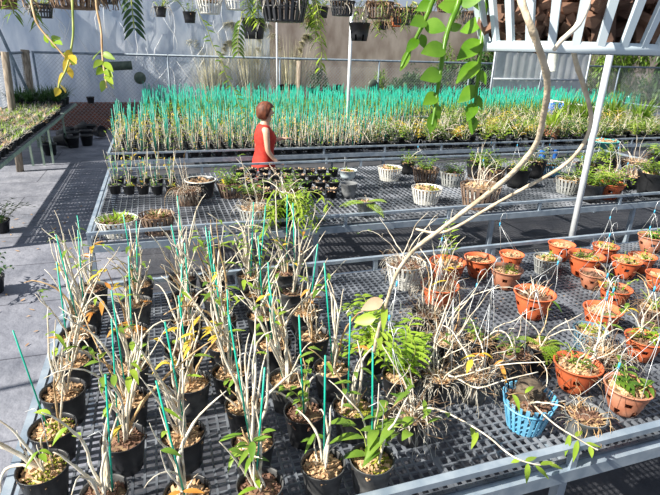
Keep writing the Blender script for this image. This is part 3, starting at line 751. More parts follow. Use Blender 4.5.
for i, s in enumerate(bs):
    rg = random.Random(500 + i); r, h, ty, k = s['r'], s['h'], s['ty'], s['k']
    if i < 1: h *= .8
    t = thing('potted_orchid' if ty.startswith('pot') else 'orchid_basket', s['lab'], 'potted plant', s['p'], 'assorted plants on the middle bench')
    if ty == 'terra': P = pot_terra(r, h)
    elif ty == 'pot_black_w': P = pot_black(r, h, 'pot_black'); P.append(('pale_rim', MB().lathe([(r * 1.03, h - .006), (r * 1.06, h - .004), (r * 1.06, h + .004), (r * .98, h + .004), (r * .98, h - .001)], 24), 'slat_white', []))
    elif ty == 'pot_dish': P = pot_black(r, h, 'slat_pale')
    elif ty.startswith('pot'): P = pot_black(r, h, ty)
    else: P = pot_slat(r, h, ty, 22 if ty != 'slat_white' else 26, .74, False, ty != 'slat_white', .6)
    zf = h * .86; rf = r * .86
    if k != 'none': f_ = fill('moss' if k == 'moss' else rg.choice(['bark', 'bark_d']), rf, zf, rg, r * .18, 36); P.append((f_[0], f_[1], f_[2], []))
    if k == 'cascade':
        sb = MB(); lb = MB()
        for q in range(22):
            a = rg.uniform(-3.1, .3); up = rg.uniform(.1, 1.0)
            pts = wander((0, 0, zf), (math.cos(a) * .8, math.sin(a) * .8, up), rg.uniform(.25, .5), 14, rg, .08, grav=.45)
            pts = [V((p.x, p.y, max(p.z, .02) if p.y > -.28 - 0 * p.x else p.z)) for p in pts]
            sb.tube(pts, .0026, 5)
            for u in range(3, 15): lb.leaf(pts[u], (rg.uniform(-1, 1), rg.uniform(-1, .4), rg.uniform(-.3, .6)), .085, .019, .5)
        P += [('stems', sb, 'cane_green', []), ('leaves', lb, 'leaf_lime', [])]
        P += p_canes(rg, zf, rf, 6, (.3, .5), .0035, 1.2, 0, None, .1, 1.0)
    elif k == 'fern':
        P += p_fern(rg, zf, 4, .27, 'leaf_lime', [(-1, -.1, .3), (.2, -1, .15), (-.9, -.35, .35), (.5, -.7, .5)], .06, .35); P += p_canes(rg, zf, rf, 3, (.1, .16), .0018, .3, 0, None, .4, .8)
    elif k == 'leafbark': P += p_grass(rg, zf, rf, 70, (.04, .09), .014, 'leaf_tan', .5, .8, 'dry_leaves'); P += p_grass(rg, zf, rf, 25, (.05, .09), .012, 'leaf', .5, 1, 'leaves')
    elif k == 'none': pass
    elif k == 'mossy': P += p_grass(rg, zf, rf * 1.5, 110, (.05, .09), .014, 'leaf_lime', .5, .8, 'leaves'); P += p_dry(rg, zf, rf, 20, (.05, .1), .002, 'root')
    else:
        P += fill_plants(rg, k, zf, rf, s)
        if k in ('lush', 'oval', 'yellow', 'mixed'): P += [(a_, b_, m_, s_) for a_, b_, m_, s_ in p_leafy(rg, zf, rf * 1.1, 9, (.12, .26), 'leaf', 'cane_green', .07, .017, 1.0, .022) if a_ == 'leaves']
    if i == 2:
        P += p_canes(rg, zf, rf, 3, (.3, .4), .0022, .6, 0, None, .08, 1.0, dirb=(-.8, -.6, 0))
    if s['x'] > 420 and rg.random() < .5: P += p_wires(rg, h, r * .96, rg.uniform(.2, .3), (rg.uniform(-.12, .12), rg.uniform(-.1, .05)))
    assemble(t, P)

# ---------------------------------------------------------------- repeated small pots: prototypes then copies
def small_pot(b, r, h, seg=10): b.lathe([(.001, 0), (r * .74, 0), (r * .97, h * .86), (r * 1.02, h * .87), (r * 1.04, h), (r * .93, h), (r * .9, h * .82), (.001, h * .84)], seg); return b
def seedling_parts(rg, r, h, kind):
    P = [('pot', small_pot(MB(), r, h, 12), 'pot_black', [])]
    if kind in ('herb', 'seed'):
        b = MB()
        for i in range(16 if kind == 'herb' else 12):
            a = rg.uniform(0, 6.3); b.leaf((r * .5 * math.cos(a), r * .5 * math.sin(a), h * .85), (math.cos(a), math.sin(a), rg.uniform(.2, 1.6)), rg.uniform(.025, .06), .016, .4, n=3)
        P.append(('leaves', b, rg.choice(['leaf', 'leaf_lime', 'leaf_tan']), []))
    if kind == 'seed': kind = 'staked_short'
    if kind.startswith('staked'):
        H_ = rg.uniform(.38, .52) if kind == 'staked' else rg.uniform(.2, .3)
        P.append(('stake', MB().tube([(0, 0, h * .3), (rg.uniform(-.02, .02), rg.uniform(-.02, .02), h + H_)], .0058 if kind == 'staked' else .0035, 4), 'stake', []))
        b = MB(); lb = MB()
        for i in range(3):
            a = rg.uniform(0, 6.3); pts = wander((r * .4 * math.cos(a), r * .4 * math.sin(a), h * .83), (.12 * math.cos(a), .12 * math.sin(a), 1), rg.uniform(.15, .38), 6, rg, .07)
            b.tube(pts, [.0036, .0034, .004, .0034, .003, .0026, .001], 4)
            for q in range(rg.randint(2, 6)): lb.leaf(pts[rg.randint(1, 6)], (rg.uniform(-1, 1), rg.uniform(-1, 1), rg.uniform(-.1, 1)), rg.uniform(.04, .08), .017, .4, n=3)
        P += [('canes', b, 'cane', []), ('leaves', lb, rg.choice(['leaf', 'leaf_lime', 'leaf_lime', 'leaf_yellow']), [])]
    if kind == 'dryseed':
        P += p_dry(rg, h * .86, r, 22, (.05, .12), .0032, rg.choice(['root', 'cane_tan', 'root']), 1.0); P += p_grass(rg, h * .86, r, 16, (.06, .14), .014, rg.choice(['leaf_lime', 'leaf', 'leaf_tan']), .5, .8, 'leaves')
    if kind == 'weathered':
        P += p_canes(rg, h * .86, r, 6, (.2, .44), .004, .6, 0, None, .16, .3)
        P += p_leafy(rg, h * .86, r, 8, (.18, .42), rg.choice(['leaf', 'leaf_lime', 'leaf_dark', 'leaf', 'leaf_lime', 'leaf', 'leaf', 'leaf_lime', 'leaf_dark', 'leaf_yellow']), 'cane_green', .085, .027, .8, .026, .1); P += p_dry(rg, h * .86, r, 8, (.05, .14), .002, 'root', 1.0)
    return P
protos = {}
def make_or_copy(name, kind, variant, label, cat, group, loc, r, h, rz, rg):
    key = (kind, variant, round(r, 3), round(h, 3))
    if key not in protos:
        t = thing(name, label, cat, loc, group, rz); assemble(t, seedling_parts(random.Random(hash((kind, variant, 7)) if 0 else sum(map(ord, kind)) * 31 + variant), r, h, kind)); protos[key] = t; return t
    t = copy_tree(protos[key]); t.name = name; t.location = loc; t.rotation_euler = (0, 0, rz); t['label'] = label; t['group'] = group; return t
rg = random.Random(77)
for s in tray:
    if s['k'] == 'seed': l, g = 'small black pot of young green growth in the left block of the middle bench', 'left block of small black pots on the middle bench'
    else: l, g = 'small black pot in the central block of pots on the middle bench', 'central block of small black pots on the middle bench'
    r = .062
    make_or_copy('seedling_pot', s['k'], rg.randint(0, 4), l, 'seedling pot', g, s['p'], round(min(r, max(.045, s['r'])) // .004 * .004, 3), .09, rg.uniform(0, 6), rg)

# far bench: staked seedlings; the nearest 300 one by one, the rest as one object
rg = random.Random(9); pitch = .158
CZ = MZ; spots = []
for j in range(20):
    y = 6.80 + .075 + j * pitch
    if y > 9.1: break
    x = -.52
    while x < 8.9:
        lim = 2.75 + .35 * math.sin(j * .9) + j * .14
        if x < lim: spots.append((x + rg.uniform(-.012, .012), y + rg.uniform(-.01, .01)))
        x += pitch
def plants_mb(spots, rg, tall=.42, r=.058, h=.09, z=0, leafn=3):
    b = MB(); b.smooth = True
    for (x, y) in spots:
        b.cur = 0; b.lathe([(r * .74, 0), (r, h), (r * .92, h), (.001, h * .85)], 8, c=(x, y, z))
        H_ = tall * rg.uniform(.68, 1.1); b.cur = 1; lx, ly = rg.uniform(-.07, .07), rg.uniform(-.05, .05)
        b.tube([(x, y, z + h * .5), (x + lx, y + ly, z + h + H_)], .0068, 3)
        b.cur = 2; P = None
        for i in range(3):
            pts = wander((x + rg.uniform(-.02, .02), y + rg.uniform(-.02, .02), z + h * .8), (rg.uniform(-.2, .2), rg.uniform(-.2, .2), 1), rg.uniform(.12, .26), 4, rg, .12); b.tube(pts, [.004, .004, .0035, .003, .001], 3, cap=False); P = pts
            b.cur = 3 if rg.random() < .8 else 4
            for q in range(leafn + 1): b.leaf(P[rg.randint(1, 4)], (rg.uniform(-1, 1), rg.uniform(-1, 1), rg.uniform(-.1, 1)), rg.uniform(.06, .10), .024, .4, n=2)
            b.cur = 2
    return b
spots.sort(key=lambda p: (round((p[1] - 6.8) / pitch), p[0]))
near, rest = spots[:300], spots[300:]
for (x, y) in near:
    make_or_copy('staked_seedling', 'staked', rg.randint(0, 9), 'small black pot with a green stake and young canes, front rows of the staked bench', 'seedling pot', 'staked seedlings in the front rows of the far bench', (x, y, CZ), .06, .095, rg.uniform(0, 6.3), rg)
D = []
j = 0; y = 10.1
while y < 12.8:
    x = -.2 + rg.uniform(0, .05)
    while x < 11.5: D.append((x + rg.uniform(-.02, .02), y + rg.uniform(-.02, .02))); x += .135
    y += .15
b = plants_mb(rest, rg, .40, z=CZ); b2 = plants_mb(D, rg, .46, z=CZ, leafn=2)
b.v_off = len(b.v); o_ = len(b.v); b.v += b2.v; b.f += [tuple(i + o_ for i in f_) for f_ in b2.f]; b.m += b2.m
tag(b.build('massed_seedlings', ['pot_black', 'stake', 'cane_green', 'leaf', 'leaf_lime']), 'mass of green stakes and thin canes filling the back rows before the fence', 'seedlings', kind='stuff')

# far bench right half: weathered leafy orchids
rg = random.Random(21); W = []
for j in range(7):
    y = 6.95 + j * .34
    x = 2.98 + .35 * math.sin(j * 2.6) + j * .43
    while x < 9.6:
        W.append((x + rg.uniform(-.03, .03), y + rg.uniform(-.02, .02))); x += .31
feat = []
for (px, py) in ((551, 135), (603, 141), (458, 133)):
    q = atz(px, py, CZ + .1); feat.append(q)
W = [w_ for w_ in W if all((w_[0] - q.x) ** 2 + (w_[1] - q.y) ** 2 > .26 ** 2 for q in feat) and w_[1] < 9.1]
for (x, y) in W:
    g = 0 if y < 7.5 else 1
    make_or_copy('weathered_orchid', 'weathered', rg.randint(0, 13), ['black pot of yellowing leafy orchid canes, front rows right of the stakes', 'black pot of scruffy orchid canes, rear rows right of the stakes'][g], 'potted plant',
                 ['yellowing orchids in the front rows of the far bench', 'scruffy orchids in the rear rows of the far bench'][g], (x, y, CZ), .085, .12, rg.uniform(0, 6.3), rg)
t = thing('potted_lily', 'terracotta pot with broad upright green leaves on the far bench', 'potted plant', (feat[0].x, feat[0].y, CZ))
P = pot_black(.14, .24, 'terra_dust'); rg = random.Random(4); P += p_grass(rg, .2, .07, 16, (.35, .55), .05, 'leaf_lime', .35, 1.6, 'leaves'); f_ = fill('soil', .12, .2, rg); P.append((f_[0], f_[1], f_[2], [])); assemble(t, P)
t = thing('teal_basin', 'round teal-rimmed basin of brown compost on the far bench', 'basin', (feat[1].x, feat[1].y, CZ))
P = [('basin', MB().lathe([(.001, 0), (.18, 0), (.23, .10), (.25, .10), (.25, .115), (.22, .112), (.18, .01), (.001, .01)], 32), 'teal', [])]; f_ = fill('bark', .2, .10, rg, .03, 60); P.append((f_[0], f_[1], f_[2], [])); assemble(t, P)
t = thing('potted_orchid', 'small bright orange pot among the scruffy orchids of the far bench', 'potted plant', (feat[2].x, feat[2].y, CZ))
P = pot_black(.085, .13, 'orange'); f_ = fill('soil', .075, .11, rg); P.append((f_[0], f_[1], f_[2], [])); P += p_leafy(rg, .11, .06, 4, (.1, .2), 'leaf', 'cane_tan'); assemble(t, P)

# left tray bench
rg = random.Random(31); k = 0
y = 6.35
while y < 10.7:
    x = -1.74
    while x > -2.62:
        if atz(0, 0, 0) and True:
            lab = 'small black pot of dry straggly seedlings on the left aisle bench'
            make_or_copy('seedling_tray_pot', 'dryseed', rg.randint(0, 8), lab, 'seedling pot', 'small black pots on the left aisle bench', (x + rg.uniform(-.01, .01), y + rg.uniform(-.012, .012), .96), .078, .10, rg.uniform(0, 6.3), rg); k += 1
        x -= .175
    y += .18
rg = random.Random(32)
for j in range(2):
    for i in range(5):
        make_or_copy('seedling_tray_pot', 'dryseed', rg.randint(0, 8), 'small black pot of straw-coloured seedlings at the near end of the corner bench', 'seedling pot', 'small black pots on the corner bench', (-1.80 - i * .18, 11.12 + j * .2, .96), .078, .10, 0, rg)
for i in range(10):
    x = -1.85 - (i % 4) * .24; y = 11.62 + (i // 4) * .5; t = thing('strappy_plant', 'black pot of dark green strap leaves massed on the corner bench', 'potted plant', (x, y, .96), 'strap-leaved plants on the corner bench')
    r2 = random.Random(i % 3); P = [('pot', small_pot(MB(), .1, .15, 14), 'pot_black', [])] + p_grass(r2, .13, .09, 90, (.25, .48), .022, 'leaf_dark', .8, 1.0, 'leaves'); assemble(t, P)
# heap of empty black pots on the floor
rg = random.Random(6); cnt = 0
heap = []
for (px, py) in ((62, 137), (69, 133), (74, 137), (79, 131), (84, 136), (66, 141), (56, 143), (90, 130), (73, 143), (95, 134), (50, 150), (87, 141)):
    heap.append(dict(x=px, y=py, w=9))
for s in heap: q = atz(s['x'], s['y'], .1); s['p'] = V((q.x, q.y, 0)); s['r'] = .15
for _ in range(80):
    for i in range(len(heap)):
        for j in range(i):
            d = heap[i]['p'] - heap[j]['p']
            if d.length < .34: q = d.normalized() * (.34 - d.length) / 2; heap[i]['p'] += q; heap[j]['p'] -= q
for i, s in enumerate(heap):
    lying = i % 3 == 0; x = max(s['p'].x, -2.4)
    b = MB(); small_pot(b, .14, .24, 16); o = b.build('empty_pot', 'pot_black')
    if lying: o.rotation_euler = (PI / 2 - .16, 0, rg.uniform(0, 3)); o.location = (x, s['p'].y, .142)
    else: o.location = (x, s['p'].y, 0)
    tag(o, 'empty black pot lying on its side in the heap by the brick wall' if lying else 'empty black pot standing in the heap by the brick wall', 'plant pot', 'empty pots lying by the brick wall' if lying else 'empty pots standing by the brick wall')
# floor plants at the left edge
for i, (px, py, l) in enumerate(((2, 232, 'low weedy green plant on the floor at the left edge, upper of two'), (-6, 292, 'low weedy green plant on the floor at the left edge, lower of two'), (46, 150, 'thin grassy plant on the floor beneath the left aisle bench'))):
    q = atz(px, py, 0); t = thing('floor_plant', l, 'plant', (q.x, q.y, 0)); r2 = random.Random(40 + i)
    P = [('pot', small_pot(MB(), .11, .16, 16), 'pot_black', [])] + p_leafy(r2, .14, .12, 12, (.2, .42), 'leaf_dark', 'cane_green', .09, .025, 1.3, .03); assemble(t, P)
# dead leaves on the floor
rg = random.Random(8); b = MB()
for i in range(420):
    if i < 260: x, y = rg.uniform(-.4, 4.4), rg.uniform(2.9, 3.9)
    elif i < 330: x, y = rg.uniform(.6, 3), rg.uniform(.3, 1.1)
    else: x, y = rg.uniform(-2, -.5), rg.uniform(1, 8)
    a = rg.uniform(0, 6.3); b.leaf((x, y, .006), (math.cos(a), math.sin(a), .02), rg.uniform(.03, .07), rg.uniform(.012, .022), -.15, n=3)
tag(b.build('dead_leaves', 'litter'), 'scattered brown dead leaves on the dark ground cloth', 'leaf litter', kind='stuff')
# ---------------------------------------------------------------- HANGING BASKETS
def hang_wires(r, h, top, n=3):
    b = MB()
    for k in range(n):
        a = 2 * PI * k / n + .5; p = (r * math.cos(a), r * math.sin(a), h - .004)
        b.tube([p, (0, 0, h + .28), ], .0012, 4)
    b.tube([(0, 0, h + .28), (0, 0, top)], .0014, 4); return ('wire_hanger', b, 'wire', [])
def cam_dir(p): return (CAMPOS - V(p)).normalized()
def px_stem(org, pts, r0, r1, node=True, n=7):
    """smooth tube through photo points (x, y, depth), in coordinates local to org"""
    P = [atd(*q) - org for q in pts]; out = []
    for i in range(len(P) - 1):
        p0, p1, p2, p3 = P[max(i - 1, 0)], P[i], P[i + 1], P[min(i + 2, len(P) - 1)]
        for k in range(4):
            t = k / 4; out.append(.5 * ((2 * p1) + (p2 - p0) * t + (2 * p0 - 5 * p1 + 4 * p2 - p3) * t * t + (-p0 + 3 * p1 - 3 * p2 + p3) * t ** 3))
    out.append(P[-1]); N = len(out)
    rad = [(r0 + (r1 - r0) * i / N) * (1.18 if node and i % 5 == 0 else 1) for i in range(N)]
    return out, MB().tube(out, rad, n)
def px_leaf(b, org, base, tip, d, W, rg, droop=.05, fold=.2):
    p = atd(base[0], base[1], d); q = atd(tip[0], tip[1], d + rg.uniform(-.02, .03) * d * 2)
    dd = q - p; up = cam_dir(p) + V((0, 0, .35)) + V((rg.uniform(-.2, .2), rg.uniform(-.2, .2), 0)); b.leaf(p - org, dd, dd.length, W, droop, up, 7, fold, .75)
# pale blue basket, top right
org = atd(569, 50, .63); org = V((org.x, org.y, org.z)); rg = random.Random(1)
t = thing('hanging_orchid_basket', 'pale blue slatted basket of bark hanging close to the camera with long bare canes', 'hanging basket', org)
P = pot_slat(.136, .125, 'slat_pale', 28, .75, False, False, .36, .005)
b = MB(); b.lathe([(.104, -.004), (.108, -.004), (.108, .007), (.098, .007), (.098, -.003)], 40); P.append(('bottom_ring', b, 'slat_pale', []))
bk = MB(); bk.smooth = False
for i in range(420):
    z = rg.uniform(.016, .105); rr = .088 + .02 * z / .125; a = rg.uniform(0, 6.3); q = rr * (rg.random() ** .25)
    bk.shard((q * math.cos(a), q * math.sin(a), z), .017, rg)
P.append(('bark_mix', bk, 'bark_dark', []))
main = [(530, -38, .60), (520, -22, .50), (519, -8, .46), (526, 14, .45), (536, 40, .46), (546, 72, .49), (547, 95, .51), (543, 118, .54), (537, 142, .57), (522, 163, .60), (500, 184, .64), (470, 207, .69), (440, 230, .74), (414, 250, .78), (396, 275, .82), (386, 305, .86), (378, 332, .88), (374, 352, .9)]
pts, b = px_stem(org, main, .0032, .0030, n=10); lb = MB(); l2 = MB()
rl = random.Random(3)
px_leaf(lb, org, (383, 300), (361, 309), .86, .022, rl); 
px_leaf(l2, org, (376, 318), (354, 321), .88, .022, rl); px_leaf(l2, org, (385, 302), (383, 331), .87, .012, rl); px_leaf(l2, org, (377, 327), (381, 350), .89, .012, rl)
P.append(('cane', b, 'cane_branch', [('dry_leaf', lb, 'leaf_tan'), ('leaves', l2, 'leaf_lime')]))
pts, b = px_stem(org, [(600, -40, .6), (592, -18, .50), (588, 0, .48), (584, 14, .48), (576, 27, .48), (562, 40, .49), (554, 50, .50)], .0036, .002, n=9); P.append(('cane', b, 'cane', []))
pts, b = px_stem(org, [(573, 49, .60), (577, 66, .60), (583, 84, .61), (589, 104, .62), (591, 122, .64), (584, 143, .66), (568, 162, .68), (545, 177, .71), (515, 193, .75), (485, 210, .79), (458, 226, .83), (438, 233, .85), (416, 229, .87)], .0028, .0020, n=8); P.append(('cane', b, 'cane_branch', []))
P.append(hang_wires(.135, .125, HZ - org.z)); assemble(t, P)
# fleshy green stems
org = atd(462, -115, .62); t = thing('hanging_orchid', 'trio of thick bright green leafy stems dangling left of the pale blue basket', 'hanging plant', org)
P = pot_black(.055, .08, 'pot_black'); f_ = fill('bark', .048, .068, rg, .009, 40); P.append((f_[0], f_[1], f_[2], [])); P.append(hang_wires(.055, .08, HZ - org.z))
rl = random.Random(12)
for st, lv in (
    ([(455, -85, .62), (447, -40, .60), (440, -14, .60), (433, 0, .60), (428, 13, .60), (422, 26, .60), (413, 44, .60), (406, 58, .60), (401, 68, .60)],
     [((432, 2), (416, 10), .016), ((427, 20), (410, 24), .02), ((424, 24), (447, 29), .022), ((421, 34), (425, 48), .012), ((418, 38), (406, 52), .014), ((411, 50), (400, 70), .013), ((436, -8), (420, -8), .016)]),
    ([(463, -85, .60), (464, -30, .58), (461, -8, .58), (457, 8, .58), (451, 22, .58), (446, 38, .58), (443, 55, .58), (440, 75, .58), (437, 95, .58), (434, 115, .58), (432, 126, .58)],
     [((459, 6), (438, 5), .020), ((460, 3), (484, -4), .02), ((446, 48), (421, 52), .024), ((442, 73), (420, 78), .022), ((438, 94), (423, 104), .018), ((434, 112), (430, 133), .014), ((435, 105), (440, 118), .012), ((448, 30), (462, 24), .014)]),
    ([(470, -85, .64), (486, -40, .62), (486, -10, .62), (485, 10, .62), (483, 28, .62), (481, 46, .62), (479, 66, .62), (477, 86, .62), (475, 106, .62), (473, 124, .62)],
     [((486, 8), (470, 2), .018), ((484, 22), (460, 30), .022), ((481, 40), (457, 59), .025), ((479, 62), (456, 82), .022), ((477, 86), (458, 102), .020), ((475, 103), (467, 120), .017), ((474, 116), (472, 134), .013), ((479, 70), (486, 84), .012), ((476, 95), (482, 108), .01), ((485, 6), (498, -6), .015)])):
    pts, b = px_stem(org, st, .0042, .0014, n=9); lb = MB()
    for (ba, ti, w_) in lv: px_leaf(lb, org, ba, ti, st[-1][2], w_ * .88, rl, .04, .16)
    P.append(('stem', b, 'leaf_bright', [('leaves', lb, 'leaf_bright')]))
assemble(t, P)
# rows of hanging baskets
HG = [ # px, bottom y, width px, type, Y, plant, label
 (76, 9, 52, 'slat_brown', 2.1, 'yellowstems', 'wide brown slatted basket hanging top left with lime leafy stems dangling below'),
 (42, 18, 22, 'slat_dark', 3.0, 'tuft', 'small dark mesh basket hanging left of the wide brown basket'),
 (6, 9, 22, 'slat_brown', 2.1, 'trail', 'brown basket in the top left corner with dry trailing growth'),
 (131, -6, 22, 'slat_dark', 2.1, 'pinnate', 'hanging basket with a dark green feather-leaved stem hanging straight down'),
 (161, 17, 12, 'pot_black', 4.6, 'tuft', 'tiny black pot with sprigs hanging left of the pale baskets'),
 (210, 14, 24, 'slat_white', 4.6, 'tuft', 'pale slatted basket hanging left of the smooth black pot'),
 (190, 23, 13, 'pot_black', 4.6, 'longtrail', 'small black pot with one very long thin trailing stem'),
 (254, 39, 24, 'pot_black', 3.0, 'pinnate2', 'smooth black nursery pot hanging between pale basket and big black basket'),
 (284, 22, 48, 'slat_dark', 2.1, 'vine', 'big black lattice basket hanging at top with a green vine beneath'),
 (238, 10, 28, 'slat_white', 4.6, 'tuft', 'white slatted basket hanging just above the smooth black pot'),
 (322, 18, 13, 'pot_black', 4.6, 'tuft', 'small black pot with leaves hanging right of the big lattice basket'),
 (311, 25, 12, 'slat_brown', 4.6, 'trail', 'little brown basket with brown-green growth below the row'),
 (342, 16, 24, 'slat_dark', 3.0, 'tuft', 'dark slatted basket hanging above and left of the slotted black pot'),
 (359, 41, 21, 'pot_black_s', 3.0, 'canes', 'slotted black nursery pot hanging in front of the pale pole'),
 (379, 19, 27, 'slat_brown', 3.0, 'trail', 'pale brown lattice basket hanging right of the slotted black pot'),
 (405, 25, 27, 'slat_dark', 3.0, 'trail', 'dark lattice basket hanging beside the pale brown lattice basket'),
 (396, 27, 12, 'orange', 4.6, 'trail', 'small orange-red pot hanging behind the dark lattice basket'),
 (448, 12, 26, 'slat_brown', 3.0, 'trail', 'brown basket hanging behind the fleshy green stems'),
 (382, 30, 10, 'pot_black', 4.6, 'trail', 'tiny black pot with drooping greenery below the pale brown basket'),
 (299, 4, 22, 'slat_brown', 4.6, 'trail', 'brown basket mostly hidden behind the big black lattice basket'),
 (108, 4, 22, 'slat_dark', 3.0, 'tuft', 'dark blue-black basket hanging just right of the wide brown basket'),
 (471, 24, 20, 'slat_dark', 4.6, 'trail', 'dark basket hanging to the left of the pale blue basket')]
for i, (px, py, w_, ty, Y, k, l) in enumerate(HG):
    rg = random.Random(900 + i); o = aty(px, py, Y); r = w_ * depth(o) / FPX / 2; h = r * (1.55 if ty.startswith('pot') or ty == 'orange' else 1.15)
    t = thing('hanging_basket' if ty.startswith('slat') else 'hanging_pot', l, 'hanging basket' if ty.startswith('slat') else 'hanging pot', o, 'hanging pots and baskets')
    if ty.startswith('slat'): P = pot_slat(r, h, ty, 22, .76, False, True, .5, .004)
    else: P = pot_black(r, h, 'orange' if ty == 'orange' else 'pot_black', slots=(ty == 'pot_black_s' or i == 7))
    f_ = fill(rg.choice(['bark', 'bark_d']), r * .84, h * .86, rg, r * .17, 50); P.append((f_[0], f_[1], f_[2], []))
    P.append(hang_wires(r, h, HZ - o.z)); zf = h * .86
    def trailers(n, L, lm, Lf, W, dens=14, r0=.002, sm='cane_green', spread=.7):
        sb = MB(); lb = MB()
        for q in range(n):
            a = rg.uniform(0, 6.3); l_ = rg.uniform(*L); s0 = V((r * 1.0 * math.cos(a), r * 1.0 * math.sin(a), h + .01)); pts = [V((s0.x * .3, s0.y * .3, zf)), V((s0.x * .8, s0.y * .8, h + .03)), s0 * 1.12]
            pts += wander(pts[-1], (math.cos(a) * spread, math.sin(a) * spread, -.8), l_, dens, rg, .12, grav=.5)[1:]
            sb.tube(pts, r0, 5)
            for u in range(3, len(pts)):
                for s_ in (-1, 1): lb.leaf(pts[u], (s_ * rg.uniform(.5, 1), rg.uniform(-.5, .5), rg.uniform(-.9, .2)), Lf, W, .3, n=4)
        return [('stems', sb, sm, []), ('leaves', lb, lm, [])]
    if k == 'tuft': P += p_leafy(rg, zf, r, 7, (.08, .16), 'leaf', 'cane_green', .05, .012, 1.2, .03); P += p_dry(rg, zf, r, 16, (.06, .16), .002, 'root', .7, 1.5)
    elif k == 'trail': P += p_dry(rg, zf, r * 1.1, 26, (.1, .24), .002, 'root_brown', .5, 2.2); P += trailers(5, (.05, .16), 'leaf', .04, .012, 7)
    elif k == 'canes': P += p_canes(rg, zf, r, 5, (.12, .22), .003, 1.0, .5, 'leaf'); P += trailers(1, (.06, .1), 'leaf', .05, .012, 4)
    elif k == 'vine': P += trailers(7, (.12, .34), 'leaf_lime', .035, .014, 16); P += p_dry(rg, zf, r, 40, (.1, .2), .002, 'root', .7, 1)
    elif k in ('pinnate', 'pinnate2'):
        sb = MB(); lb = MB(); x0 = -r * .8 if k == 'pinnate2' else 0; L = .075 if k == 'pinnate2' else .12
        s0 = V((x0 * 1.3, -r * (1.1 if k == 'pinnate' else .4), h + .01)); pts = [V((0, 0, zf)), s0 + V((0, 0, .02))] + [s0 + V((x0 * .5 * math.sin(u / 8 * 2), -.01 * u / 8, -(L + h) * u / 8)) for u in range(9)]
        sb.tube(pts, .0022, 5)
        for u in range(3, 11):
            for s_ in (-1, 1): lb.leaf(pts[u], (s_, .1, -.75), .046, .014, .3, (0, -1, .4), 5)
        P += [('stem', sb, 'cane_green', []), ('leaves', lb, 'leaf_dark' if k == 'pinnate' else 'leaf', [])]; P += p_dry(rg, zf, r, 12, (.06, .12), .002, 'root', .7, 1)
    elif k == 'longtrail':
        sb = MB(); lb = MB(); pts = [V((0, 0, zf)), V((r * 1.1, -r * .8, h + .02))]; q = pts[-1]
        for u in range(22): q = q + V((.016 + .006 * math.sin(u), 0, -.038)); pts.append(q)
        sb.tube(pts, .003, 5)
        for u in range(3, 24): lb.leaf(pts[u], (rg.choice((-1, 1)), 0, rg.uniform(-.5, .4)), .06, .014, .3, (0, -1, .3), 4)
        P += [('stem', sb, 'cane_green', []), ('leaves', lb, 'leaf', [])]; P += p_leafy(rg, zf, r, 4, (.1, .2), 'leaf', 'cane_green', .05, .012, 1.2)
    elif k == 'yellowstems':
        P += p_dry(rg, zf, r * 1.0, 60, (.1, .22), .0026, 'root_brown', .4, 2.2); d0 = depth(o); rl = random.Random(5)
        for st, lv, lm in (
            ([(60, -14, d0), (33, -8, d0 - .12), (34, 14, d0 - .15), (40, 28, d0 - .15), (52, 42, d0 - .15), (64, 56, d0 - .15), (72, 65, d0 - .15)], [((44, 34), (48, 42)), ((52, 40), (60, 34)), ((54, 42), (62, 42)), ((50, 40), (56, 47)), ((62, 54), (78, 58)), ((64, 56), (75, 64))], 'leaf_lime'),
            ([(70, -12, d0), (72, -4, d0 - .16), (73, 20, d0 - .17), (73, 36, d0 - .17), (70, 55, d0 - .17), (66, 70, d0 - .17), (60, 82, d0 - .17), (58, 92, d0 - .17)], [((71, 50), (65, 60)), ((70, 54), (76, 62)), ((69, 58), (63, 70)), ((68, 66), (72, 76)), ((64, 73), (57, 84)), ((60, 84), (65, 90)), ((59, 88), (55, 95))], 'leaf_yellow'),
            ([(88, -12, d0), (95, -6, d0 - .13), (97, 10, d0 - .14), (101, 30, d0 - .14), (102, 48, d0 - .14), (103, 62, d0 - .14), (105, 76, d0 - .14), (107, 88, d0 - .14)],
             [((101, 51), (92, 57)), ((102, 53), (115, 58)), ((102, 60), (93, 66)), ((103, 62), (113, 69)), ((103, 68), (96, 74)), ((104, 70), (113, 76)), ((105, 76), (113, 82)), ((105, 80), (101, 90)), ((107, 82), (114, 87))], 'leaf_lime')):
            pts, b = px_stem(o, st, .004, .0022); lb = MB()
            for ba, ti in lv: px_leaf(lb, o, ba, ti, st[-1][2], .022, rl, .1)
            P.append(('stem', b, 'cane_tan' if lm == 'leaf_lime' else 'cane_green', [('leaves', lb, lm)]))
    assemble(t, P)

# ---------------------------------------------------------------- BACKGROUND PLANTS
def shrub(name, label, p, rx, ry, rz, n, L, m, seed, group=None, trunk=.02, z0=.25):
    rg = random.Random(seed); t = thing(name, label, 'shrub', p, group); b = MB(); s = MB()
    for i in range(7):
        a = rg.uniform(0, 6.3); s.tube(wander((0, 0, 0), (math.cos(a) * rx * .5 / rz, math.sin(a) * ry * .5 / rz, 1), rz * 1.6, 7, rg, .12), [trunk * (1 - .8 * k / 7) for k in range(8)], 5)
    cl = [(rg.uniform(-.8, .8), rg.uniform(-.8, .8), rg.uniform(-.8, .85), rg.uniform(.25, .45)) for _ in range(22)]
    for i in range(n):
        c_ = rg.choice(cl); v = V((rg.gauss(0, 1), rg.gauss(0, 1), rg.gauss(0, 1))).normalized() * c_[3] * rg.uniform(.6, 1)
        q = V(((c_[0] + v.x) * rx, (c_[1] + v.y) * ry, z0 + rz + (c_[2] + v.z) * rz)); 
        if q.z < .03: continue
        b.leaf(q, (v.x, v.y, v.z + rg.uniform(-.4, .6)), L * rg.uniform(.6, 1.2), L * .35, .4, n=2)
    assemble(t, [('stems', s, 'wood', []), ('leaves', b, m, [])]); return t
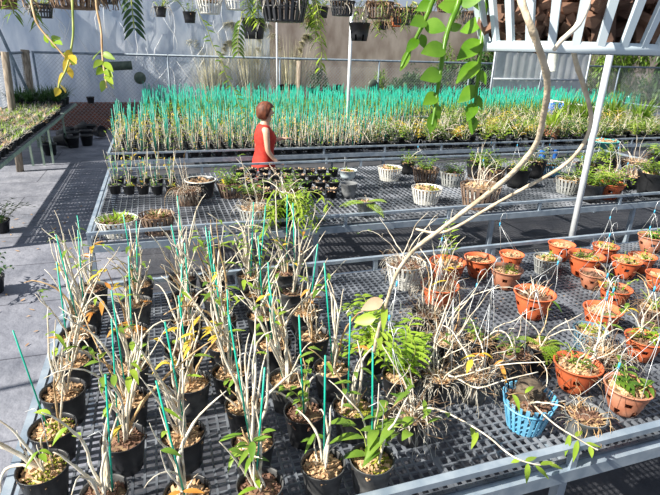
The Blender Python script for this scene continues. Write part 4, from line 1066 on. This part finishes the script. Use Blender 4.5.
for i, (px, py, Y, rx, rz, m, l) in enumerate((
    (465, 80, 17.2, 1.0, 1.2, 'leaf_dark', 'dark green shrub behind the fence, left of the long branch'),
    (510, 60, 17.4, 1.2, 1.7, 'leaf', 'mid green leafy bush behind the fence under the pale blue basket'),
    (560, 60, 16.8, 1.0, 1.6, 'leaf_dark', 'dark bush behind the fence left of the white pole'),
    (625, 50, 17.0, 1.4, 2.0, 'leaf', 'tall light green bush behind the fence right of the white pole'),
    (665, 50, 16.6, 1.0, 1.8, 'leaf_dark', 'dark tall bush behind the fence at the right edge'),
    (406, 80, 17.0, .5, .7, 'leaf_dark', 'small dark shrub behind the fence near the middle pole'))):
    q = aty(px, py, Y); shrub('shrub', l, (q.x, Y, 0), rx * 1.15, .45, rz, 5200, .19, m, 60 + i, 'shrubs beyond the fence', z0=-.05)
for i, (px, py, rx, rz) in enumerate(((335, 84, .6, .5), (382, 70, .5, .9), (430, 72, .8, 1.0), (448, 45, .7, 1.3), (318, 60, .35, .9), (600, 20, 1.1, 1.7))):
    q = aty(px, py, 18.3); shrub('shrub', ('low bush against the beige wall right of the timber post', 'straggly bush against the beige wall right of the pale pole', 'broad bush against the beige wall behind the fleshy stems', 'tall bush against the beige wall behind the fleshy stems', 'narrow bush against the beige wall near the timber post', 'large tree-like bush against the wall above the white pole')[i], (q.x, 18.3, 0), rx, .3, rz, 1800, .13, 'leaf' if i % 2 else 'leaf_dark', 160 + i, 'bushes against the beige wall', z0=-.05 if i != 5 else .6)
for i, (px, rx) in enumerate(((585, .55), (612, .5), (640, .7), (566, .4))):
    q = atz(px, 140, .86); y = (8.2, 8.6, 8.0, 8.95)[i]; q = aty(px, 120, y)
    t = thing('leafy_plant', ('bushy narrow-leaved plant just right of the white pole on the far bench', 'bushy narrow-leaved plant behind the teal basin', 'bushy narrow-leaved plant at the right end of the far bench', 'short bushy plant left of the white pole on the far bench')[i], 'potted plant', (q.x, y, CZ), 'bushy plants on the far bench')
    r2 = random.Random(70 + i); P = [('pot', small_pot(MB(), .12, .16, 14), 'pot_black', [])] + p_grass(r2, .14, .1, 150, (.3, .8), .034, 'leaf', .8, 1.3, 'leaves'); assemble(t, P)
# feathery pale grass behind the fence
for i, (px, h_) in enumerate(((214, 1.9), (250, 2.3), (290, 2.1))):
    q = aty(px, 90, 15.8 + .0 * i); t = thing('ornamental_grass', ('low feathery pale grass clump behind the fence, leftmost of three', 'tall feathery pale grass clump behind the fence, middle of three', 'feathery pale grass clump behind the fence by the timber post')[i], 'grass', (q.x, 15.75, 0), 'feathery grass beyond the fence')
    rg = random.Random(80 + i); b = MB(); pb = MB()
    for k in range(420):
        a = rg.uniform(0, 6.3); b.leaf((.12 * math.cos(a), .1 * math.sin(a), 0), (math.cos(a) * rg.uniform(.05, .4), math.sin(a) * rg.uniform(0, .1), 1.2), h_ * rg.uniform(.7, 1.35), .03, rg.uniform(.0, .3), n=6, tipw=.5)
    for k in range(16):
        s_ = rg.choice((-1, 1, 1)); pts = [V((0, 0, 0)) + V((s_ * (.06 + .5 * (u / 12) ** 2) * rg.uniform(.8, 1.1), rg.uniform(-.02, .02), h_ * 1.25 * math.sin(u / 12 * 1.75))) for u in range(13)]
        for u in range(5, 13):
            for w_ in range(10): pb.leaf(pts[u], (s_ + rg.uniform(-.6, .6), rg.uniform(-.3, .3), rg.uniform(-.9, .4)), .2, .012, .4, n=2)
    assemble(t, [('blades', b, 'grass_pale', []), ('plumes', pb, 'grass_pale', [])])
# things on the fence
def fence_item(name, label, cat, px, py, b, m, dz=0):
    q = aty(px, py, FY - .05); o = b.build(name, m); o.location = (q.x, FY - .052, q.z); return tag(o, label, cat)
b = MB().box((-.42, -.012, -.11), (.42, .012, .11)); o = fence_item('fence_sign', 'dark weathered rectangular board tied to the far fence', 'board', 115, 66, b, 'plate'); o.rotation_euler = (0, -.06, 0)
b = MB().lathe([(.001, -.03), (.13, -.03), (.16, .0), (.14, .03), (.001, .035)], 18); o = fence_item('hanging_disc', 'dark oval disc hanging on the fence above the staked seedlings', 'disc', 140, 78, b, 'plate'); o.rotation_euler = (PI / 2, 0, .3); o.scale = (.8, 1.25, 1)
o.scale = (1, 1, 1)
b = MB().lathe([(.001, -.03), (.14, -.03), (.18, .0), (.15, .03), (.001, .035)], 18); o = fence_item('hanging_disc', 'dark round disc hanging on the fence right of the pale pole', 'disc', 373, 85, b, 'plate'); o.rotation_euler = (PI / 2, 0, .2)
for (px, py, l) in ((91, 99, 'small black pot hooked low on the left of the fence'), (281, 86, 'small black pot hooked on the fence just left of the timber post'), (292, 86, 'small black pot hooked on the fence touching the timber post'), (338, 86, 'small black pot hooked on the fence left of the pale pole'), (311, 89, 'small black pot hooked on the fence right of the timber post')):
    b = MB(); small_pot(b, .1, .16, 12); fence_item('fence_pot', l, 'plant pot', px, py + 4, b, 'pot_black')
# white cylinder and blue barrels, right background
q = aty(552, 64, 9.5); b = MB().lathe([(.001, 0), (.11, 0), (.11, .01), (.105, .02), (.105, .36), (.11, .37), (.11, .38), (.001, .38)], 20); b.tube([(0, 0, .38), (0, 0, 3.2 - q.z + .2)], .004, 4)
o = b.build('hanging_cylinder', 'slat_white'); o.location = (q.x, q.y, q.z - .15); tag(o, 'white plastic cylinder hanging behind the two bare canes', 'container')
for (px, l) in ((551, 'left of two blue barrels standing behind the far bench'), (563, 'right of two blue barrels standing behind the far bench')):
    q = aty(px, 105, 9.6); b = MB().lathe([(.001, 0), (.085, 0), (.095, .04), (.095, .4), (.1, .42), (.095, .44), (.095, .82), (.1, .84), (.095, .86), (.095, 1.23), (.075, 1.26), (.001, 1.25)], 24); t = thing('barrel', l, 'barrel', (q.x, 9.6, 0))
    assemble(t, [('drum', b, 'barrel', []), ('lid', MB().lathe([(.001, 1.255), (.05, 1.255), (.05, 1.285), (.001, 1.285)], 20), 'slat_white', [])])
# clear plastic curtain in a frame at right
a = aty(490, 100, 13.2); c_ = aty(583, 100, 13.2); W_ = c_.x - a.x
t = thing('plastic_screen', 'framed clear plastic screen standing behind the far bench at right', 'screen', (a.x, 13.25, 0))
fr = MB()
for x in (0, W_ * .5, W_): fr.box((x - .02, -.02, 0), (x + .02, .02, 2.6))
fr.box((.02, -.019, 1.55), (W_ - .02, .019, 1.6)); fr.box((.02, -.019, 2.55), (W_ - .02, .019, 2.6))
sh = MB(); n = 40; vs = [(.02 + (W_ - .04) * i / n, .03 + .012 * math.sin(i * 1.9), .3 + 2.25 * j) for j in (0, 1) for i in range(n + 1)]; sh.add(vs, [(i, i + 1, n + 2 + i, n + 1 + i) for i in range(n)])
assemble(t, [('frame', fr, 'chain', []), ('plastic_film', sh, 'sheet_clear', [])])
# irrigation pipe along the far bench at right
a = aty(548, 100, 9.6); c_ = aty(655, 117, 9.3); b = MB().tube([a, c_], .018, 6)
for q in (a, c_, (a + c_) / 2): b.tube([q, V((q.x, q.y, 0))], .012, 6)
tag(b.build('water_pipe', 'slat_white'), 'thin white water pipe sloping down to the right behind the far bench', 'pipe')

# ---------------------------------------------------------------- PERSON
q = aty(264, 112, 6.36); PX = q.x
pr = thing('person', 'woman with short brown hair in a sleeveless red dress standing in profile between benches', 'person', (PX, 6.36, 0))
sk = []; ed = []; rad = []
def J(p, r, parent=None):
    sk.append(p); rad.append(r if isinstance(r, tuple) else (r, r)); i = len(sk) - 1
    if parent is not None: ed.append((parent, i))
    return i
pel = J((-.02, 0, .84), (.115, .15)); wa = J((-.01, 0, .98), (.09, .12), pel); ch = J((0, 0, 1.16), (.10, .14), wa); sh_ = J((-.01, 0, 1.27), (.07, .10), ch)
nk = J((.01, 0, 1.345), .046, sh_); hd0 = J((.03, 0, 1.41), (.062, .055), nk); hd1 = J((.038, 0, 1.475), (.084, .070), hd0); hd2 = J((.03, 0, 1.53), (.076, .066), hd1)
chin = J((.085, 0, 1.408), .022, hd0); nose = J((.128, 0, 1.462), .009, hd1)
ear = [J((.02, s * .072, 1.465), .012, hd1) for s in (-1, 1)]
for s in (-1, 1):
    hip = J((-.01, s * .085, .80), .095, pel); kn = J((.01, s * .085, .45), .055, hip); an = J((-.02, s * .085, .08), .036, kn); ft = J((.06, s * .09, .03), .032, an); J((.15, s * .095, .02), .024, ft)
def arm(s, el, wr, hdir):
    so = J((-.01, s * .155, 1.275), .046, sh_); e = J(el, .034, so); w_ = J(wr, .024, e); d = V(hdir).normalized(); W_ = V(wr)
    side = d.cross(V((0, 0, 1))).normalized(); pm = J(tuple(W_ + d * .06), (.030, .018), w_)
    for k in range(4):
        f0 = W_ + d * .09 + side * (k - 1.5) * .017; L = (.058, .066, .062, .048)[k]
        a_ = J(tuple(f0), .0085, pm); b_ = J(tuple(f0 + d * L * .5 + V((0, 0, -.006))), .008, a_); J(tuple(f0 + d * L + V((0, 0, -.02))), .0065, b_)
    th = W_ + d * .03 - side * .03 * s + V((0, 0, -.004)); a_ = J(tuple(th), .011, w_); J(tuple(th + d * .035 - side * .012 * s), .009, a_)
arm(-1, (.0, -.195, 1.03), (.10, -.19, .90), (.9, .1, -.35)); arm(1, (.05, .20, 1.06), (.24, .17, 1.12), (1, -.1, .05))
me = bpy.data.meshes.new('body'); me.from_pydata(sk, ed, []); me.materials.append(MATS['skin']); bo = bpy.data.objects.new('body', me); COL.objects.link(bo); bo.parent = pr
m_ = bo.modifiers.new('skin', 'SKIN'); m_.use_smooth_shade = True
for i, r_ in enumerate(rad): me.skin_vertices[0].data[i].radius = r_
me.skin_vertices[0].data[0].use_root = True
m_ = bo.modifiers.new('sub', 'SUBSURF'); m_.levels = 2; m_.render_levels = 2
dr = MB(); seg = 28; secs = [(.005, .058, .125, 1.335), (0, .085, .150, 1.30), (.0, .112, .152, 1.24), (.012, .135, .160, 1.17), (.005, .122, .148, 1.09), (-.008, .112, .142, .99), (-.015, .135, .165, .90), (-.02, .148, .18, .80), (-.02, .155, .19, .65), (-.015, .16, .20, .50), (-.015, .157, .197, .498)]
vs = []
for (cx_, rx, ry, z) in secs:
    for k in range(seg):
        a = 2 * PI * k / seg; fx = 1 + (.012 * math.sin(6 * a) * max(0, (1.0 - z)) * 4)
        zz = z - (.035 * max(0, math.cos(a)) if z > 1.29 else 0) + (.0 if z < 1.2 else 0); vs.append((cx_ + rx * math.cos(a) * fx, ry * math.sin(a) * fx, zz))
fs = [(i * seg + k, i * seg + (k + 1) % seg, (i + 1) * seg + (k + 1) % seg, (i + 1) * seg + k) for i in range(len(secs) - 1) for k in range(seg)]
dr.add(vs, fs); d_ = dr.build('dress', 'dress', pr)
d_.modifiers.new('thick', 'SOLIDIFY').thickness = .004
hb = MB(); vs = []; fs = []; NU, NV = 24, 14
rg = random.Random(2)
for j in range(NV + 1):
    for i in range(NU):
        a = 2 * PI * i / NU; ph = PI * .5 - j / NV * PI * .82; face = max(0, math.cos(a)); back = max(0, -math.cos(a))
        phl = ph
        lim_ = .42 if face > .45 else (-.1 if face > .1 else (-.95 if back > .2 else -.8))
        if ph < lim_: phl = lim_
        rr = 1 + .05 * math.sin(9 * a + j) * (j / NV) + rg.uniform(-.06, .06) * (j / NV); flare = 1.0 + .10 * max(0, -phl)
        x = .018 + .120 * math.cos(phl) * math.cos(a) * rr * flare; y = .106 * math.cos(phl) * math.sin(a) * rr * flare; z = 1.485 + .118 * math.sin(phl) * (1.02 if phl > 0 else 1.0)
        vs.append((x, y, z))
fs = [(j * NU + i, j * NU + (i + 1) % NU, (j + 1) * NU + (i + 1) % NU, (j + 1) * NU + i) for j in range(NV) for i in range(NU)]
hb.add(vs, fs); ho = hb.build('hair', 'hair', pr); ho.modifiers.new('sub', 'SUBSURF').levels = 1
for s in (-1, 1):
    e_ = MB(); e_.lathe([(.001, -.007), (.006, -.004), (.008, 0), (.006, .004), (.001, .007)], 8, c=(.105, s * .032, 1.478)); e_.build('eye', 'eye', pr)
e_ = MB().tube([(.106, -.02, 1.428), (.116, 0, 1.430), (.106, .02, 1.428)], .006, 6); e_.build('lips', 'lips', pr)
for s in (-1, 1):
    sh = MB(); sh.tube([(-.06, s * .09, .026), (.0, s * .09, .03), (.08, s * .092, .028), (.165, s * .096, .022)], [.034, .04, .038, .022], 10); so_ = sh.build('shoe', 'pot_black', pr)

# ---------------------------------------------------------------- LIGHT
sd = bpy.data.lights.new('sun', 'SUN'); sd.energy = 8.8; sd.angle = .012; sd.color = (1, .94, .83)
so = bpy.data.objects.new('sun', sd); COL.objects.link(so); so.rotation_euler = V((1, .14, -.84)).to_track_quat('-Z', 'Y').to_euler()
wd = bpy.data.worlds.new('world'); SC.world = wd; wd.use_nodes = True; N = wd.node_tree.nodes; L = wd.node_tree.links; bg = N['Background']
sky = N.new('ShaderNodeTexSky'); sky.sky_type = 'HOSEK_WILKIE'; sky.turbidity = 4; sky.sun_direction = V((-1, -.14, .84)).normalized(); sky.ground_albedo = .3
mx = N.new('ShaderNodeMix'); mx.data_type = 'RGBA'; mx.inputs[0].default_value = .6; mx.inputs[7].default_value = (.72, .82, 1, 1)
L.new(sky.outputs[0], mx.inputs[6]); L.new(mx.outputs[2], bg.inputs[0]); bg.inputs[1].default_value = .72
vs_ = SC.view_settings; SC.display_settings.display_device = 'sRGB'; vs_.view_transform = 'Standard'; vs_.look = 'None'; vs_.exposure = .2; vs_.gamma = 1; vs_.use_curve_mapping = False
SC.cycles.max_bounces = 6; SC.cycles.transparent_max_bounces = 8
